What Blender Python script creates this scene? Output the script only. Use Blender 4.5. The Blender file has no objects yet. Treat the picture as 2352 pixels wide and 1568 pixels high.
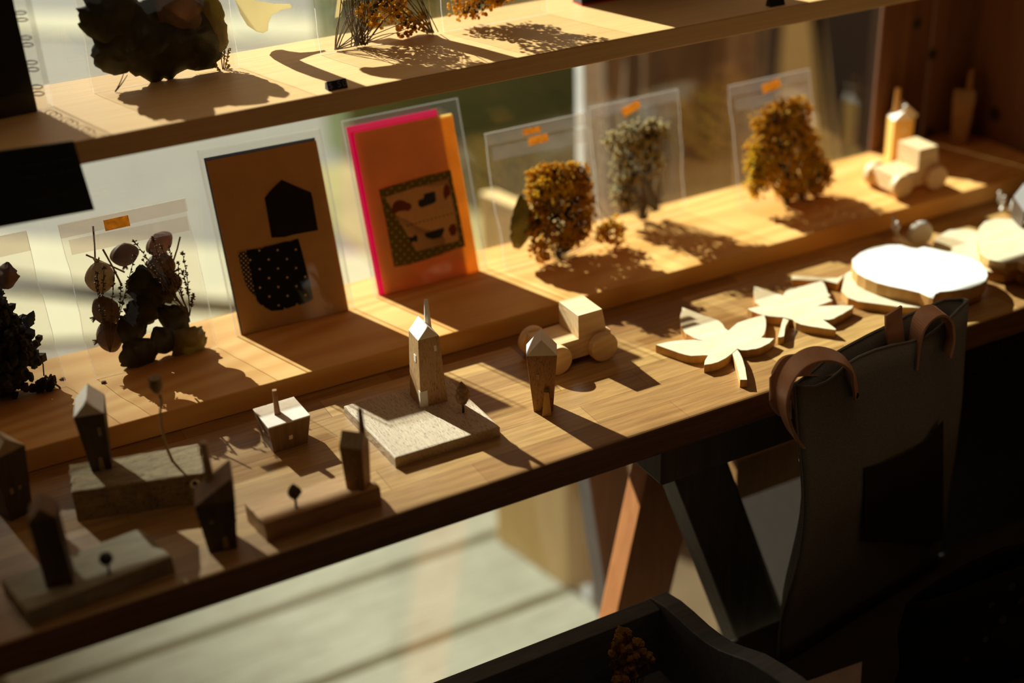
import bpy, bmesh, math, random
from math import pi, sin, cos, radians, degrees, atan2, sqrt
from mathutils import Vector, Matrix, noise

# ------------------------------------------------------------------ camera
S = .6                                   # metres per calibration unit
F_PX, CX, CY = 3106.2, 1176., 784.
def _cdir(x, y):
    return Vector((x - CX, -(y - CY), -F_PX)).normalized()
AX = _cdir(8067., -1173.)                # direction of the counter, in camera axes
AZ = -_cdir(1421., 6577.)                # up
AY = AZ.cross(AX).normalized()           # towards the window
AX = AY.cross(AZ).normalized()
ROT = Matrix((AX, AY, AZ))               # camera -> world
CAM = Vector((0, 0, .6))
scene = bpy.context.scene
C = scene.collection
cam_d = bpy.data.cameras.new('camera'); cam = bpy.data.objects.new('camera', cam_d); C.objects.link(cam)
cam.matrix_world = Matrix.Translation(CAM) @ ROT.to_4x4()
cam_d.sensor_width = 36.; cam_d.lens = F_PX / 2352. * 36.; cam_d.clip_start = .02; cam_d.clip_end = 200
cam_d.dof.use_dof = True; cam_d.dof.focus_distance = 1.16; cam_d.dof.aperture_fstop = 2.0; cam_d.dof.aperture_blades = 0
scene.camera = cam
scene.view_settings.view_transform = 'Standard'; scene.view_settings.look = 'None'
scene.view_settings.gamma = 1; scene.view_settings.use_curve_mapping = False
scene.view_settings.exposure = 0.0
scene.cycles.transparent_max_bounces = 32
scene.cycles.max_bounces = 12; scene.cycles.diffuse_bounces = 5; scene.cycles.glossy_bounces = 4
scene.cycles.caustics_reflective = False; scene.cycles.caustics_refractive = False
scene.cycles.use_denoising = True
scene.cycles.sample_clamp_indirect = 4.0

# ------------------------------------------------------------------ daylight
world = bpy.data.worlds.new('sky'); scene.world = world; world.use_nodes = True
bg = world.node_tree.nodes['Background']; bg.inputs[0].default_value = (1., .84, .66, 1); bg.inputs[1].default_value = .8
sun_d = bpy.data.lights.new('sun', 'SUN'); sun = bpy.data.objects.new('sun', sun_d); C.objects.link(sun)
SUN = Vector((-.36, 1.43, 1.)).normalized()       # towards the sun
sun.rotation_euler = SUN.to_track_quat('Z', 'Y').to_euler(); sun.location = (-3, 12, 8)
sun_d.energy = 13.5; sun_d.color = (.90, 1., .96); sun_d.angle = radians(.8)

fill_d = bpy.data.lights.new('overhead_fill', 'AREA'); fill = bpy.data.objects.new('overhead_fill', fill_d); C.objects.link(fill)  # added soft fill from overhead, no fixture behind it
fill.location = (.45, .45, 1.70); fill_d.shape = 'RECTANGLE'; fill_d.size = 1.2; fill_d.size_y = .5; fill_d.energy = 1.9; fill_d.color = (1., .70, .42)

# ------------------------------------------------------------------ helpers
rnd = random.Random(7)
def ray(px, py): return ROT @ Vector((px - CX, -(py - CY), -F_PX))
def on_z(px, py, z):
    d = ray(px, py); return CAM + d * ((z - CAM.z) / d.z)
def on_y(px, py, y):
    d = ray(px, py); return CAM + d * ((y - CAM.y) / d.y)
def on_pl(px, py, p, n):
    d = ray(px, py); return CAM + d * ((p - CAM).dot(n) / d.dot(n))

class MB:
    def __init__(s): s.v = []; s.f = []
    def add(s, vs, fs):
        o = len(s.v); s.v += [tuple(v) for v in vs]; s.f += [tuple(i + o for i in f) for f in fs]; return s
    def box(s, lo, hi, M=None):
        vs = [Vector((x, y, z)) for z in (lo[2], hi[2]) for y in (lo[1], hi[1]) for x in (lo[0], hi[0])]
        if M: vs = [M @ v for v in vs]
        return s.add(vs, [(0, 2, 3, 1), (4, 5, 7, 6), (0, 1, 5, 4), (2, 6, 7, 3), (0, 4, 6, 2), (1, 3, 7, 5)])
    def hull8(s, a, b):                   # two quads (bottom, top) ccw from above
        return s.add(list(a) + list(b), [(3, 2, 1, 0), (4, 5, 6, 7)] + [(i, (i + 1) % 4, 4 + (i + 1) % 4, 4 + i) for i in range(4)])
    def prism(s, poly, z0, z1, M=None):   # poly ccw xy
        n = len(poly)
        A = sum(poly[i][0] * poly[(i + 1) % n][1] - poly[(i + 1) % n][0] * poly[i][1] for i in range(n))
        if A < 0: poly = poly[::-1]
        vs = [Vector((p[0], p[1], z0)) for p in poly] + [Vector((p[0], p[1], z1)) for p in poly]
        if M: vs = [M @ v for v in vs]
        return s.add(vs, [tuple(range(n))[::-1], tuple(range(n, 2 * n))] + [(i, (i + 1) % n, n + (i + 1) % n, n + i) for i in range(n)])
    def tube(s, pts, r, n=6, cap=True):
        pts = [Vector(p) for p in pts]; m = len(pts)
        rs = r if isinstance(r, (list, tuple)) else [r] * m
        vs = []; up = Vector((.13, .31, .94))
        for i, p in enumerate(pts):
            t = (pts[min(i + 1, m - 1)] - pts[max(i - 1, 0)]).normalized()
            a = t.cross(up)
            if a.length < 1e-3: a = t.cross(Vector((1, 0, 0)))
            a.normalize(); b = t.cross(a)
            vs += [p + (a * cos(2 * pi * k / n) + b * sin(2 * pi * k / n)) * rs[i] for k in range(n)]
        fs = [(i * n + k, (i + 1) * n + k, (i + 1) * n + (k + 1) % n, i * n + (k + 1) % n) for i in range(m - 1) for k in range(n)]
        if cap: fs += [tuple(range(n)), tuple(range((m - 1) * n, m * n))[::-1]]
        return s.add(vs, fs)
    def lathe(s, prof, n=24, M=None):
        vs = []; m = len(prof)
        for r, z in prof: vs += [Vector((r * cos(2 * pi * k / n), r * sin(2 * pi * k / n), z)) for k in range(n)]
        if M: vs = [M @ v for v in vs]
        fs = [(i * n + k, i * n + (k + 1) % n, (i + 1) * n + (k + 1) % n, (i + 1) * n + k) for i in range(m - 1) for k in range(n)]
        return s.add(vs, fs + [tuple(range(n))[::-1], tuple(range((m - 1) * n, m * n))])
    def blob(s, c, r, n=6, m=4, jit=.2, sc=(1, 1, 1)):
        c = Vector(c); vs = [c + Vector((0, 0, -r * sc[2]))]
        for i in range(1, m):
            a = pi * i / m
            for k in range(n):
                q = r * (1 + rnd.uniform(-jit, jit))
                vs.append(c + Vector((q * sin(a) * cos(2 * pi * k / n) * sc[0], q * sin(a) * sin(2 * pi * k / n) * sc[1], -q * cos(a) * sc[2])))
        vs.append(c + Vector((0, 0, r * sc[2]))); L = len(vs) - 1
        fs = [(0, 1 + (k + 1) % n, 1 + k) for k in range(n)]
        fs += [(1 + (i - 1) * n + k, 1 + (i - 1) * n + (k + 1) % n, 1 + i * n + (k + 1) % n, 1 + i * n + k) for i in range(1, m - 1) for k in range(n)]
        fs += [(L, 1 + (m - 2) * n + k, 1 + (m - 2) * n + (k + 1) % n) for k in range(n)]
        return s.add(vs, fs)
    def grid(s, fn, nu, nv):
        vs = [fn(i / nu, j / nv) for j in range(nv + 1) for i in range(nu + 1)]
        return s.add(vs, [(j * (nu + 1) + i, j * (nu + 1) + i + 1, (j + 1) * (nu + 1) + i + 1, (j + 1) * (nu + 1) + i) for j in range(nv) for i in range(nu)])
    def ribbon(s, pts, wv, th):           # pts list, wv list of half-width vectors
        pts = [Vector(p) for p in pts]; m = len(pts); vs = []
        for i, p in enumerate(pts):
            t = (pts[min(i + 1, m - 1)] - pts[max(i - 1, 0)]).normalized()
            w = Vector(wv[i] if isinstance(wv, list) else wv); n = t.cross(w).normalized() * th / 2
            vs += [p + w + n, p - w + n, p - w - n, p + w - n]
        fs = [(i * 4 + k, i * 4 + (k + 1) % 4, (i + 1) * 4 + (k + 1) % 4, (i + 1) * 4 + k) for i in range(m - 1) for k in range(4)]
        return s.add(vs, fs + [(3, 2, 1, 0), tuple((m - 1) * 4 + k for k in range(4))])

def mesh_obj(name, mb, mat, parent=None, smooth=False, bevel=0, seg=2, solid=0, sub=0):
    me = bpy.data.meshes.new(name); me.from_pydata(mb.v, [], mb.f); me.validate()
    bm = bmesh.new(); bm.from_mesh(me); bmesh.ops.recalc_face_normals(bm, faces=bm.faces); bm.to_mesh(me); bm.free()
    if smooth: me.polygons.foreach_set('use_smooth', [True] * len(me.polygons))
    me.materials.append(mat)
    o = bpy.data.objects.new(name, me); C.objects.link(o)
    if parent: o.parent = parent
    if solid:
        m = o.modifiers.new('thick', 'SOLIDIFY'); m.thickness = solid; m.offset = 0
    if sub:
        m = o.modifiers.new('sub', 'SUBSURF'); m.levels = sub; m.render_levels = sub
    if bevel:
        m = o.modifiers.new('bevel', 'BEVEL'); m.width = bevel; m.segments = seg; m.limit_method = 'ANGLE'; m.angle_limit = radians(35)
    return o
def tag(o, label=None, cat=None, group=None, kind=None):
    if label: o['label'] = label
    if cat: o['category'] = cat
    if group: o['group'] = group
    if kind: o['kind'] = kind
    return o
def thing(name, label, cat, loc=(0, 0, 0), rot=(0, 0, 0), group=None):
    o = bpy.data.objects.new(name, None); C.objects.link(o); o.empty_display_size = .02
    o.location = loc; o.rotation_euler = rot
    return tag(o, label, cat, group)
def mat_of(loc, rot=(0, 0, 0)):
    from mathutils import Euler
    return Matrix.Translation(Vector(loc)) @ Euler(rot).to_matrix().to_4x4()

# ------------------------------------------------------------------ materials
def new_mat(name):
    m = bpy.data.materials.new(name); m.use_nodes = True; nt = m.node_tree
    for n in list(nt.nodes): nt.nodes.remove(n)
    out = nt.nodes.new('ShaderNodeOutputMaterial'); return m, nt, out
def N(nt, t, **kw):
    n = nt.nodes.new(t)
    for k, v in kw.items():
        if k in n.inputs: n.inputs[k].default_value = v
        else: setattr(n, k, v)
    return n
def col(c): return (c[0], c[1], c[2], 1)
def ramp(nt, src, stops):
    r = nt.nodes.new('ShaderNodeValToRGB'); e = r.color_ramp.elements
    e[0].position, e[0].color = stops[0][0], col(stops[0][1]); e[1].position, e[1].color = stops[-1][0], col(stops[-1][1])
    for p, c in stops[1:-1]:
        q = e.new(p); q.color = col(c)
    nt.links.new(src, r.inputs[0]); return r
def plain(name, c, rough=.6, var=.12, scale=60, spec=.3, bump=0, trans=0, metal=0):
    m, nt, out = new_mat(name); b = N(nt, 'ShaderNodeBsdfPrincipled', Roughness=rough, Metallic=metal)
    b.inputs['Specular IOR Level'].default_value = spec
    tc = N(nt, 'ShaderNodeTexCoord'); nz = N(nt, 'ShaderNodeTexNoise', Scale=scale, Detail=4.); nt.links.new(tc.outputs['Object'], nz.inputs['Vector'])
    lo = [x * (1 - var) for x in c]; hi = [min(1, x * (1 + var)) for x in c]
    r = ramp(nt, nz.outputs['Fac'], [(.3, lo), (.7, hi)]); nt.links.new(r.outputs[0], b.inputs['Base Color'])
    if bump:
        bp = N(nt, 'ShaderNodeBump', Strength=bump, Distance=.002); nt.links.new(nz.outputs['Fac'], bp.inputs['Height']); nt.links.new(bp.outputs[0], b.inputs['Normal'])
    sh = b.outputs[0]
    if trans:
        t = N(nt, 'ShaderNodeBsdfTranslucent'); nt.links.new(r.outputs[0], t.inputs[0])
        mx = N(nt, 'ShaderNodeMixShader', Fac=trans); nt.links.new(sh, mx.inputs[1]); nt.links.new(t.outputs[0], mx.inputs[2]); sh = mx.outputs[0]
    nt.links.new(sh, out.inputs[0]); return m
def wood(name, light, dark, stretch=(1, 14, 14), scale=9, rings=0, ring_mix=.5, pores=0, rough=.5, spec=.35, bump=.15, pore_col=None):
    m, nt, out = new_mat(name); b = N(nt, 'ShaderNodeBsdfPrincipled', Roughness=rough); b.inputs['Specular IOR Level'].default_value = spec
    tc = N(nt, 'ShaderNodeTexCoord'); mp = N(nt, 'ShaderNodeMapping'); mp.inputs['Scale'].default_value = stretch
    nt.links.new(tc.outputs['Object'], mp.inputs['Vector'])
    nz = N(nt, 'ShaderNodeTexNoise', Scale=float(scale), Detail=6., Roughness=.6, Distortion=.6); nt.links.new(mp.outputs[0], nz.inputs['Vector'])
    src = nz.outputs['Fac']
    if rings:
        n3 = N(nt, 'ShaderNodeTexNoise', Scale=float(rings), Detail=1., Roughness=.3); nt.links.new(mp.outputs[0], n3.inputs['Vector'])
        m1 = N(nt, 'ShaderNodeMath', operation='MULTIPLY'); m1.inputs[1].default_value = 90.; nt.links.new(n3.outputs['Fac'], m1.inputs[0])
        m2 = N(nt, 'ShaderNodeMath', operation='SINE'); nt.links.new(m1.outputs[0], m2.inputs[0])
        m3 = N(nt, 'ShaderNodeMath', operation='MULTIPLY_ADD'); m3.inputs[1].default_value = .3; m3.inputs[2].default_value = .5; nt.links.new(m2.outputs[0], m3.inputs[0])
        mx = N(nt, 'ShaderNodeMix', data_type='FLOAT'); mx.inputs[0].default_value = ring_mix
        nt.links.new(src, mx.inputs[2]); nt.links.new(m3.outputs[0], mx.inputs[3]); src = mx.outputs[0]
    r = ramp(nt, src, [(.25, dark), (.7, light)])
    c_out = r.outputs[0]
    if pores:
        n2 = N(nt, 'ShaderNodeTexNoise', Scale=scale * 5., Detail=3.); nt.links.new(mp.outputs[0], n2.inputs['Vector'])
        r2 = ramp(nt, n2.outputs['Fac'], [(.36, pore_col or [x * .35 for x in dark]), (.36 + .12 / pores, (1, 1, 1))])
        mm = N(nt, 'ShaderNodeMix', data_type='RGBA', blend_type='MULTIPLY'); mm.inputs[0].default_value = 1
        nt.links.new(c_out, mm.inputs[6]); nt.links.new(r2.outputs[0], mm.inputs[7]); c_out = mm.outputs[2]
    nt.links.new(c_out, b.inputs['Base Color'])
    if bump:
        bp = N(nt, 'ShaderNodeBump', Strength=bump, Distance=.001); nt.links.new(src, bp.inputs['Height']); nt.links.new(bp.outputs[0], b.inputs['Normal'])
    nt.links.new(b.outputs[0], out.inputs[0]); return m
def staves(name, c1, c2, L, Wd, rough=.4, gap=.0006, spec=.45, gapc=(.1, .05, .02)):
    m, nt, out = new_mat(name); b = N(nt, 'ShaderNodeBsdfPrincipled', Roughness=rough); b.inputs['Specular IOR Level'].default_value = spec
    tc = N(nt, 'ShaderNodeTexCoord'); br = N(nt, 'ShaderNodeTexBrick', Scale=1.); nt.links.new(tc.outputs['Object'], br.inputs['Vector'])
    br.inputs['Color1'].default_value = col(c1); br.inputs['Color2'].default_value = col(c2); br.inputs['Mortar'].default_value = col(gapc)
    br.inputs['Mortar Size'].default_value = gap; br.inputs['Brick Width'].default_value = L; br.inputs['Row Height'].default_value = Wd
    br.offset = .37; br.inputs['Bias'].default_value = -.05
    mp = N(nt, 'ShaderNodeMapping'); mp.inputs['Scale'].default_value = (1.5, 22, 22); nt.links.new(tc.outputs['Object'], mp.inputs['Vector'])
    nz = N(nt, 'ShaderNodeTexNoise', Scale=9., Detail=7., Roughness=.65, Distortion=.5); nt.links.new(mp.outputs[0], nz.inputs['Vector'])
    r = ramp(nt, nz.outputs['Fac'], [(.3, (.55, .5, .45)), (.65, (1.05, 1.05, 1.05))])
    mm = N(nt, 'ShaderNodeMix', data_type='RGBA', blend_type='MULTIPLY'); mm.inputs[0].default_value = .9
    nt.links.new(br.outputs['Color'], mm.inputs[6]); nt.links.new(r.outputs[0], mm.inputs[7]); nt.links.new(mm.outputs[2], b.inputs['Base Color'])
    bp = N(nt, 'ShaderNodeBump', Strength=.15, Distance=.0008); nt.links.new(nz.outputs['Fac'], bp.inputs['Height']); nt.links.new(bp.outputs[0], b.inputs['Normal'])
    nt.links.new(b.outputs[0], out.inputs[0]); return m
def film(name, tint=(.955, .94, .92), gloss=.36, rough=.12, milk=.006, wr=.5, scale=26, ior=1.45):
    m, nt, out = new_mat(name)
    t = N(nt, 'ShaderNodeBsdfTransparent'); t.inputs[0].default_value = col(tint)
    g = N(nt, 'ShaderNodeBsdfGlossy', Roughness=rough); g.inputs[0].default_value = (1, 1, 1, 1)
    d = N(nt, 'ShaderNodeBsdfTranslucent'); d.inputs[0].default_value = (.9, .85, .8, 1)
    lw = N(nt, 'ShaderNodeLayerWeight', Blend=.5); pw = N(nt, 'ShaderNodeMath', operation='POWER'); pw.inputs[1].default_value = 4.
    nt.links.new(lw.outputs['Facing'], pw.inputs[0]); fr = N(nt, 'ShaderNodeMath', operation='MULTIPLY_ADD'); nt.links.new(pw.outputs[0], fr.inputs[0])
    fr.inputs[1].default_value = .95; fr.inputs[2].default_value = ((ior - 1) / (ior + 1)) ** 2
    if wr:
        tc = N(nt, 'ShaderNodeTexCoord'); nz = N(nt, 'ShaderNodeTexNoise', Scale=float(scale), Detail=3., Distortion=1.2); nt.links.new(tc.outputs['Object'], nz.inputs['Vector'])
        bp = N(nt, 'ShaderNodeBump', Strength=wr, Distance=.004); nt.links.new(nz.outputs['Fac'], bp.inputs['Height'])
        nt.links.new(bp.outputs[0], g.inputs['Normal'])
    m1 = N(nt, 'ShaderNodeMixShader', Fac=milk); nt.links.new(t.outputs[0], m1.inputs[1]); nt.links.new(d.outputs[0], m1.inputs[2])
    mu = N(nt, 'ShaderNodeMath', operation='MULTIPLY'); mu.inputs[1].default_value = gloss; nt.links.new(fr.outputs[0], mu.inputs[0])
    m2 = N(nt, 'ShaderNodeMixShader'); nt.links.new(mu.outputs[0], m2.inputs[0]); nt.links.new(m1.outputs[0], m2.inputs[1]); nt.links.new(g.outputs[0], m2.inputs[2])
    nt.links.new(m2.outputs[0], out.inputs[0]); return m
def cells(name, base, dot, scale, r0, rough=.8, trans=0, rot=.6):   # cloth with regular dots
    m, nt, out = new_mat(name); b = N(nt, 'ShaderNodeBsdfPrincipled', Roughness=rough); b.inputs['Specular IOR Level'].default_value = .1
    tc = N(nt, 'ShaderNodeTexCoord'); mp = N(nt, 'ShaderNodeMapping'); mp.inputs['Rotation'].default_value = (0, rot, 0); nt.links.new(tc.outputs['Object'], mp.inputs['Vector'])
    vo = N(nt, 'ShaderNodeTexVoronoi', Scale=float(scale)); vo.inputs['Randomness'].default_value = 0.; vo.voronoi_dimensions = '3D'
    nt.links.new(mp.outputs[0], vo.inputs['Vector'])
    r = ramp(nt, vo.outputs['Distance'], [(r0, dot), (r0 + .03, base)]); nt.links.new(r.outputs[0], b.inputs['Base Color'])
    nt.links.new(b.outputs[0], out.inputs[0]); return m

PINE = wood('pine', (.76, .415, .125), (.62, .275, .058), (1, 7, 7), 7, rings=1.1, ring_mix=.5, rough=.6, spec=.2)
PINE_L = wood('pine_pale', (.70, .42, .165), (.60, .32, .105), (1, 34, 34), 9, rough=.5)
TABLE = staves('counter_staves', (.52, .30, .095), (.28, .128, .036), .19, .032, rough=.38, gap=.0003, spec=.5, gapc=(.22, .09, .03))
DECK = staves('weathered_deck', (.27, .25, .18), (.235, .21, .145), 2.3, .19, rough=.8, gap=.011, spec=.1, gapc=(.09, .07, .03))
WHITEW = wood('white_wood', (.84, .73, .60), (.76, .63, .48), (12, 12, 1), 12, rough=.55)
TOYW = wood('toy_wood', (.82, .58, .32), (.72, .46, .21), (2, 12, 12), 14, rings=2.2, ring_mix=.45, rough=.5)
LEAFW = wood('leaf_wood', (.66, .56, .38), (.56, .44, .25), (2, 14, 6), 13, rough=.5)
EDGEW = wood('sawn_edge', (.62, .34, .10), (.46, .22, .055), (10, 10, 2), 10, rough=.6)
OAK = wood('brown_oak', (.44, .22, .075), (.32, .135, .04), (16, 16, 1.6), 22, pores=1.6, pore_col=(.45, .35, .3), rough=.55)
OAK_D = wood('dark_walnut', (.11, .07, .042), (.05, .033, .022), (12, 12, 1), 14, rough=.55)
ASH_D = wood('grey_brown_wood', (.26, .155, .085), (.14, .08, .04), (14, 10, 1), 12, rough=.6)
SLAB = wood('grained_slab', (.56, .42, .27), (.44, .31, .19), (26, 1.8, 14), 22, pores=2.2, rough=.6, bump=.4, pore_col=(.25, .17, .12))
DRIFT = wood('driftwood', (.40, .28, .13), (.17, .11, .05), (1.6, 14, 10), 22, pores=2.5, rough=.8, bump=.5, pore_col=(.3, .22, .15))
BLOCKW = wood('rough_block', (.52, .28, .11), (.34, .17, .06), (2, 14, 10), 18, rough=.7, bump=.3)
WALLW = wood('wall_planks', (.20, .085, .035), (.12, .045, .018), (12, 12, 1), 5, rough=.6)
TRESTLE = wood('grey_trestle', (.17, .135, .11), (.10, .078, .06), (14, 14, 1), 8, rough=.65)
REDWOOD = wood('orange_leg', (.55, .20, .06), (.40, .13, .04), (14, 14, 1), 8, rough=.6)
CRATEW = wood('charcoal_crate', (.15, .15, .155), (.085, .085, .09), (2, 12, 12), 12, rough=.5)
OUTW = wood('outdoor_board', (.70, .48, .20), (.58, .38, .15), (8, 8, 1), 6, rough=.7)
DARKW = plain('dark_outside_wall', (.035, .022, .014), .8)
ROOM = plain('dim_plaster', (.16, .12, .09), .9)
PAVE = plain('grey_paving', (.140, .119, .090), .9, .06, 3)
SUNBAND = plain('sun_band_pale', (.33, .285, .18), .9, .05, 3)  # sunlit bands on the paving, put in as pale colour
LAWN = plain('lawn', (.25, .20, .07), .95, .25, 5)
GREEN = plain('green_wall', (.13, .15, .05), .9, .22, 2)
BLACK = plain('black_card', (.012, .011, .010), .5)
BLACKG = plain('black_gloss', (.01, .009, .008), .25, spec=.5)
WHITE = plain('white_paint', (.72, .68, .62), .5)
CREAM = plain('cream_card', (.94, .64, .31), .6, .05, 40, trans=.5)
CREAM2 = plain('warm_cream_card', (.98, .84, .44), .6, .05, 40, trans=.6)
NAVYC = plain('navy_card', (.085, .08, .085), .5, trans=.6)
PINK = plain('pink_sheet', (.90, .03, .31), .4, .04, 20, trans=.4)
CLOTHD = plain('dark_cloth', (.022, .017, .014), .95, .3, 900, spec=.05, bump=.3)
DOTC = cells('navy_dotted_cloth', (.010, .011, .016), (.95, .66, .42), 82, .115)
GING = cells('blue_gingham', (.03, .04, .075), (.95, .62, .4), 330, .42)
OLIVEDOT = cells('olive_dotted_cloth', (.17, .13, .03), (.60, .46, .17), 165, .24)
PRINT = plain('printed_linen', (.80, .48, .24), .8, .06, 300, trans=.2)
NAVYP = plain('navy_print', (.018, .024, .04), .8)
REDP = plain('red_print', (.16, .03, .02), .8)
FILM = film('clear_bag'); STRIP = film('seal_strip', (.92, .87, .83), .8, .15, .02, .5); SEAM = film('bag_seam', (.9, .88, .85), .9, .2, .22, 0); SEAM2 = film('sleeve_edge', (.9, .88, .85), .9, .15, .07, 0)
SLEEVE = film('card_sleeve', (.955, .945, .925), .6, .06, .008, .15, 14)
KRAFT = plain('kraft_sticker', (.80, .46, .11), .7, .2, 220, trans=.6)
DGREEN = plain('dark_dried_leaf', (.055, .045, .022), .75, .35, 80, bump=.5, trans=.3)
BRPET = plain('brown_dried_petal', (.23, .13, .075), .6, .35, 60, bump=.5, trans=.4)
PAPET = plain('pale_dried_pod', (.46, .34, .20), .6, .35, 90, bump=.3, trans=.4)
STEMM = plain('dry_stem', (.16, .10, .04), .7)
STEMP = plain('pale_stem', (.40, .25, .10), .7)
YEL = plain('yellow_blossom', (.90, .55, .02), .8, .35, 160, trans=.45)
ORA = plain('orange_blossom', (.94, .47, .03), .8, .45, 200, trans=.5)
COREM = plain('dark_core', (.10, .055, .015), .85, .4, 200, trans=.15)
SAGE = plain('sage_blossom', (.60, .50, .25), .8, .35, 200, trans=.3)
OLIVEL = plain('olive_dried_leaf', (.26, .20, .06), .5, .3, 50, trans=.35)
BARK = wood('bark', (.24, .12, .042), (.022, .014, .008), (9, 9, 1.2), 3.2, rough=.9, bump=1.)
CANVAS = plain('canvas', (.24, .24, .22), .95, .25, 1200, spec=.05, bump=.3)
LEATHER = plain('tan_leather', (.62, .33, .19), .5, .12, 60)
RIVET = plain('dark_rivet', (.05, .04, .03), .3, metal=.8)
TOTED = cells('black_dotted_cloth', (.010, .009, .008), (.05, .04, .03), 42, .16)
DECAL = plain('beige_vinyl', (.78, .68, .45), .6, .04, 20, trans=.6)
GREYW = wood('snail_wood', (.62, .54, .44), (.42, .35, .27), (8, 8, 8), 20, rough=.6)
GLASS = film('window_glass', (.965, .97, .95), 1., .0, .0, 0, ior=1.5)
MUSTARD = plain('mustard_blossom', (.34, .17, .03), .9, .3, 250)
PALEP = plain('pale_paper', (.5, .36, .28), .8)
LEDGE = plain('red_edge', (.5, .03, .015), .5)
CHIM = wood('chimney_wood', (.50, .34, .18), (.34, .2, .09), (12, 12, 1), 14)

# ------------------------------------------------------------------ setting
def struct(name, mb, m, **kw):
    o = mesh_obj(name, mb, m, **kw); o['kind'] = 'structure'; return o
YW = 1.161                                # window plane
WL, WR, YB = -.62, 1.222, -2.2
struct('floor', MB().box((WL, YB, -.80), (WR, YW - .0, -.75)), DECK)
struct('ceiling', MB().box((WL, YB, 1.75), (WR, YW + .05, 1.80)), ROOM)
struct('wall_back', MB().box((WL, YB - .05, -.80), (WR, YB, 1.80)), ROOM)
struct('wall_left', MB().box((WL - .05, YB, -.80), (WL, YW + .05, 1.80)), ROOM)
wr = MB(); y = YB
k = 0
while y < YW:                              # tongue and groove boards of the side wall
    w = .115 + .02 * ((k * 37) % 3); y2 = min(y + w, YW + .05)
    wr.box((WR, y + .001, -.80), (WR + .03, y2 - .001, 1.80)); y = y2; k += 1
wr.box((WR + .012, YB, -.80), (WR + .05, YW + .05, 1.80))
struct('wall_right', wr, WALLW, bevel=.0015)
JX = 1.074
wf = MB()
for a, b in ((JX, 1.152), (1.153, WR)): wf.box((a, YW - .004, -.80), (b, YW + .0015, 1.75))
wf.box((WL, YW - .004, 1.35), (JX, YW + .03, 1.75))
struct('wall_front', wf, WALLW, bevel=.0015)
kn = MB()
for px, py in ((2107, 55), (2142, 125), (2135, 303)):
    p = on_y(px, py, YW - .0045); kn.lathe([(.007, 0), (.006, .0006)], 12, mat_of(p, (pi / 2, 0, 0)))
p = CAM + ray(2285, 262) * ((WR - .0005) / ray(2285, 262).x); kn.lathe([(.009, 0), (.008, .0006)], 12, mat_of(p, (0, -pi / 2, 0)))
kn_o = mesh_obj('wall_knots', kn, DARKW, bpy.data.objects['wall_front'])
win = struct('window_1', MB().box((WL, YW + .002, -.76), (WR, YW + .008, 1.35)), GLASS)
# vinyl lettering on the glass (only the feet of the strokes show)
def decal(pts, nm='window_lettering'):
    q = [on_y(px, py, YW + .0015) for px, py in pts]; mb = MB()
    n = len(q); mb.add([v for v in q] + [v + Vector((0, .0005, 0)) for v in q], [tuple(range(n)), tuple(range(2 * n - 1, n - 1, -1))] + [(i, i + n, (i + 1) % n + n, (i + 1) % n) for i in range(n)])
    return mesh_obj(nm, mb, DECAL, win)
def stroke(shade):                        # the stroke whose shadow on the shelf has this outline
    q = []
    for px, py in shade:
        p = on_z(px, py, .269); dz = (YW + .0015 - p.y) / 1.43; q.append(Vector((p.x - .36 * dz, YW + .0015, p.z + dz)))
    n = len(q); mb = MB().add(q + [v + Vector((0, .0005, 0)) for v in q], [tuple(range(n)), tuple(range(2 * n - 1, n - 1, -1))] + [(i, i + n, (i + 1) % n + n, (i + 1) % n) for i in range(n)])
    return mesh_obj('window_lettering', mb, DECAL, win)
stroke([(619, 127), (624, 119), (634, 115), (648, 114), (665, 118), (690, 121), (720, 119), (745, 115), (750, 118), (720, 126), (698, 134), (688, 138), (700, 144), (730, 156), (780, 175), (842, 198), (1060, 282), (960, 268), (765, 192), (720, 178), (680, 163), (650, 148), (630, 137)])
stroke([(825, 160), (829, 156), (838, 154), (857, 155), (900, 150), (960, 150), (1010, 160), (1080, 190), (1010, 200), (918, 182), (880, 179), (850, 173), (832, 166)])
stroke([(806, 88), (820, 86), (860, 94), (895, 87), (925, 92), (960, 80), (985, 78), (1030, 92), (1105, 110), (1290, 160), (1250, 176), (1100, 130), (1040, 115), (985, 98), (950, 108), (880, 103)])
# outdoors
struct('ground', MB().box((-60, YW + 1.0, -1.0), (60, 70, -.9)), PAVE)
struct('deck', MB().box((WL - 2, YW + .01 + .046, -.80), (.838, 2.2 + .046, -.75)), DECK).location = (0, -.046, 0)
struct('foundation', MB().box((WL - 2, YW + .01, -1.0), (.83, 2.15, -.80)), DARKW)
def strip(q, name, z=-.9):  # thin pale strip laid on the paving in place of sunlight
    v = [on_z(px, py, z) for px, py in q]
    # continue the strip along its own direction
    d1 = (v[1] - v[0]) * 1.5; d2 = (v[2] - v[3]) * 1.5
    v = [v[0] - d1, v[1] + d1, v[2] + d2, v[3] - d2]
    return struct(name, MB().add([x for x in v] + [x + Vector((0, 0, .012)) for x in v], [(0, 3, 2, 1), (4, 5, 6, 7), (0, 1, 5, 4), (1, 2, 6, 5), (2, 3, 7, 6), (3, 0, 4, 7)]), SUNBAND)
strip([(75, 640), (500, 700), (500, 575), (75, 555)], 'sun_band_1')
strip([(130, 790), (530, 768), (530, 735), (130, 695)], 'sun_band_2')
strip([(150, 80), (750, 100), (750, 45), (150, 38)], 'sun_band_3')
struct('lawn', MB().box((1.15, 2.75, -.9), (7, 3.8, -.885)), LAWN)
struct('soil', MB().box((.85, 1.25, -.9), (7, 2.75, -.885)), plain('brown_soil', (.10, .058, .022), .95, .3, 8))
gw = MB(); gw.box((1.38, 3.78, -.9), (7.5, 4.0, 1.6))
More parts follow.
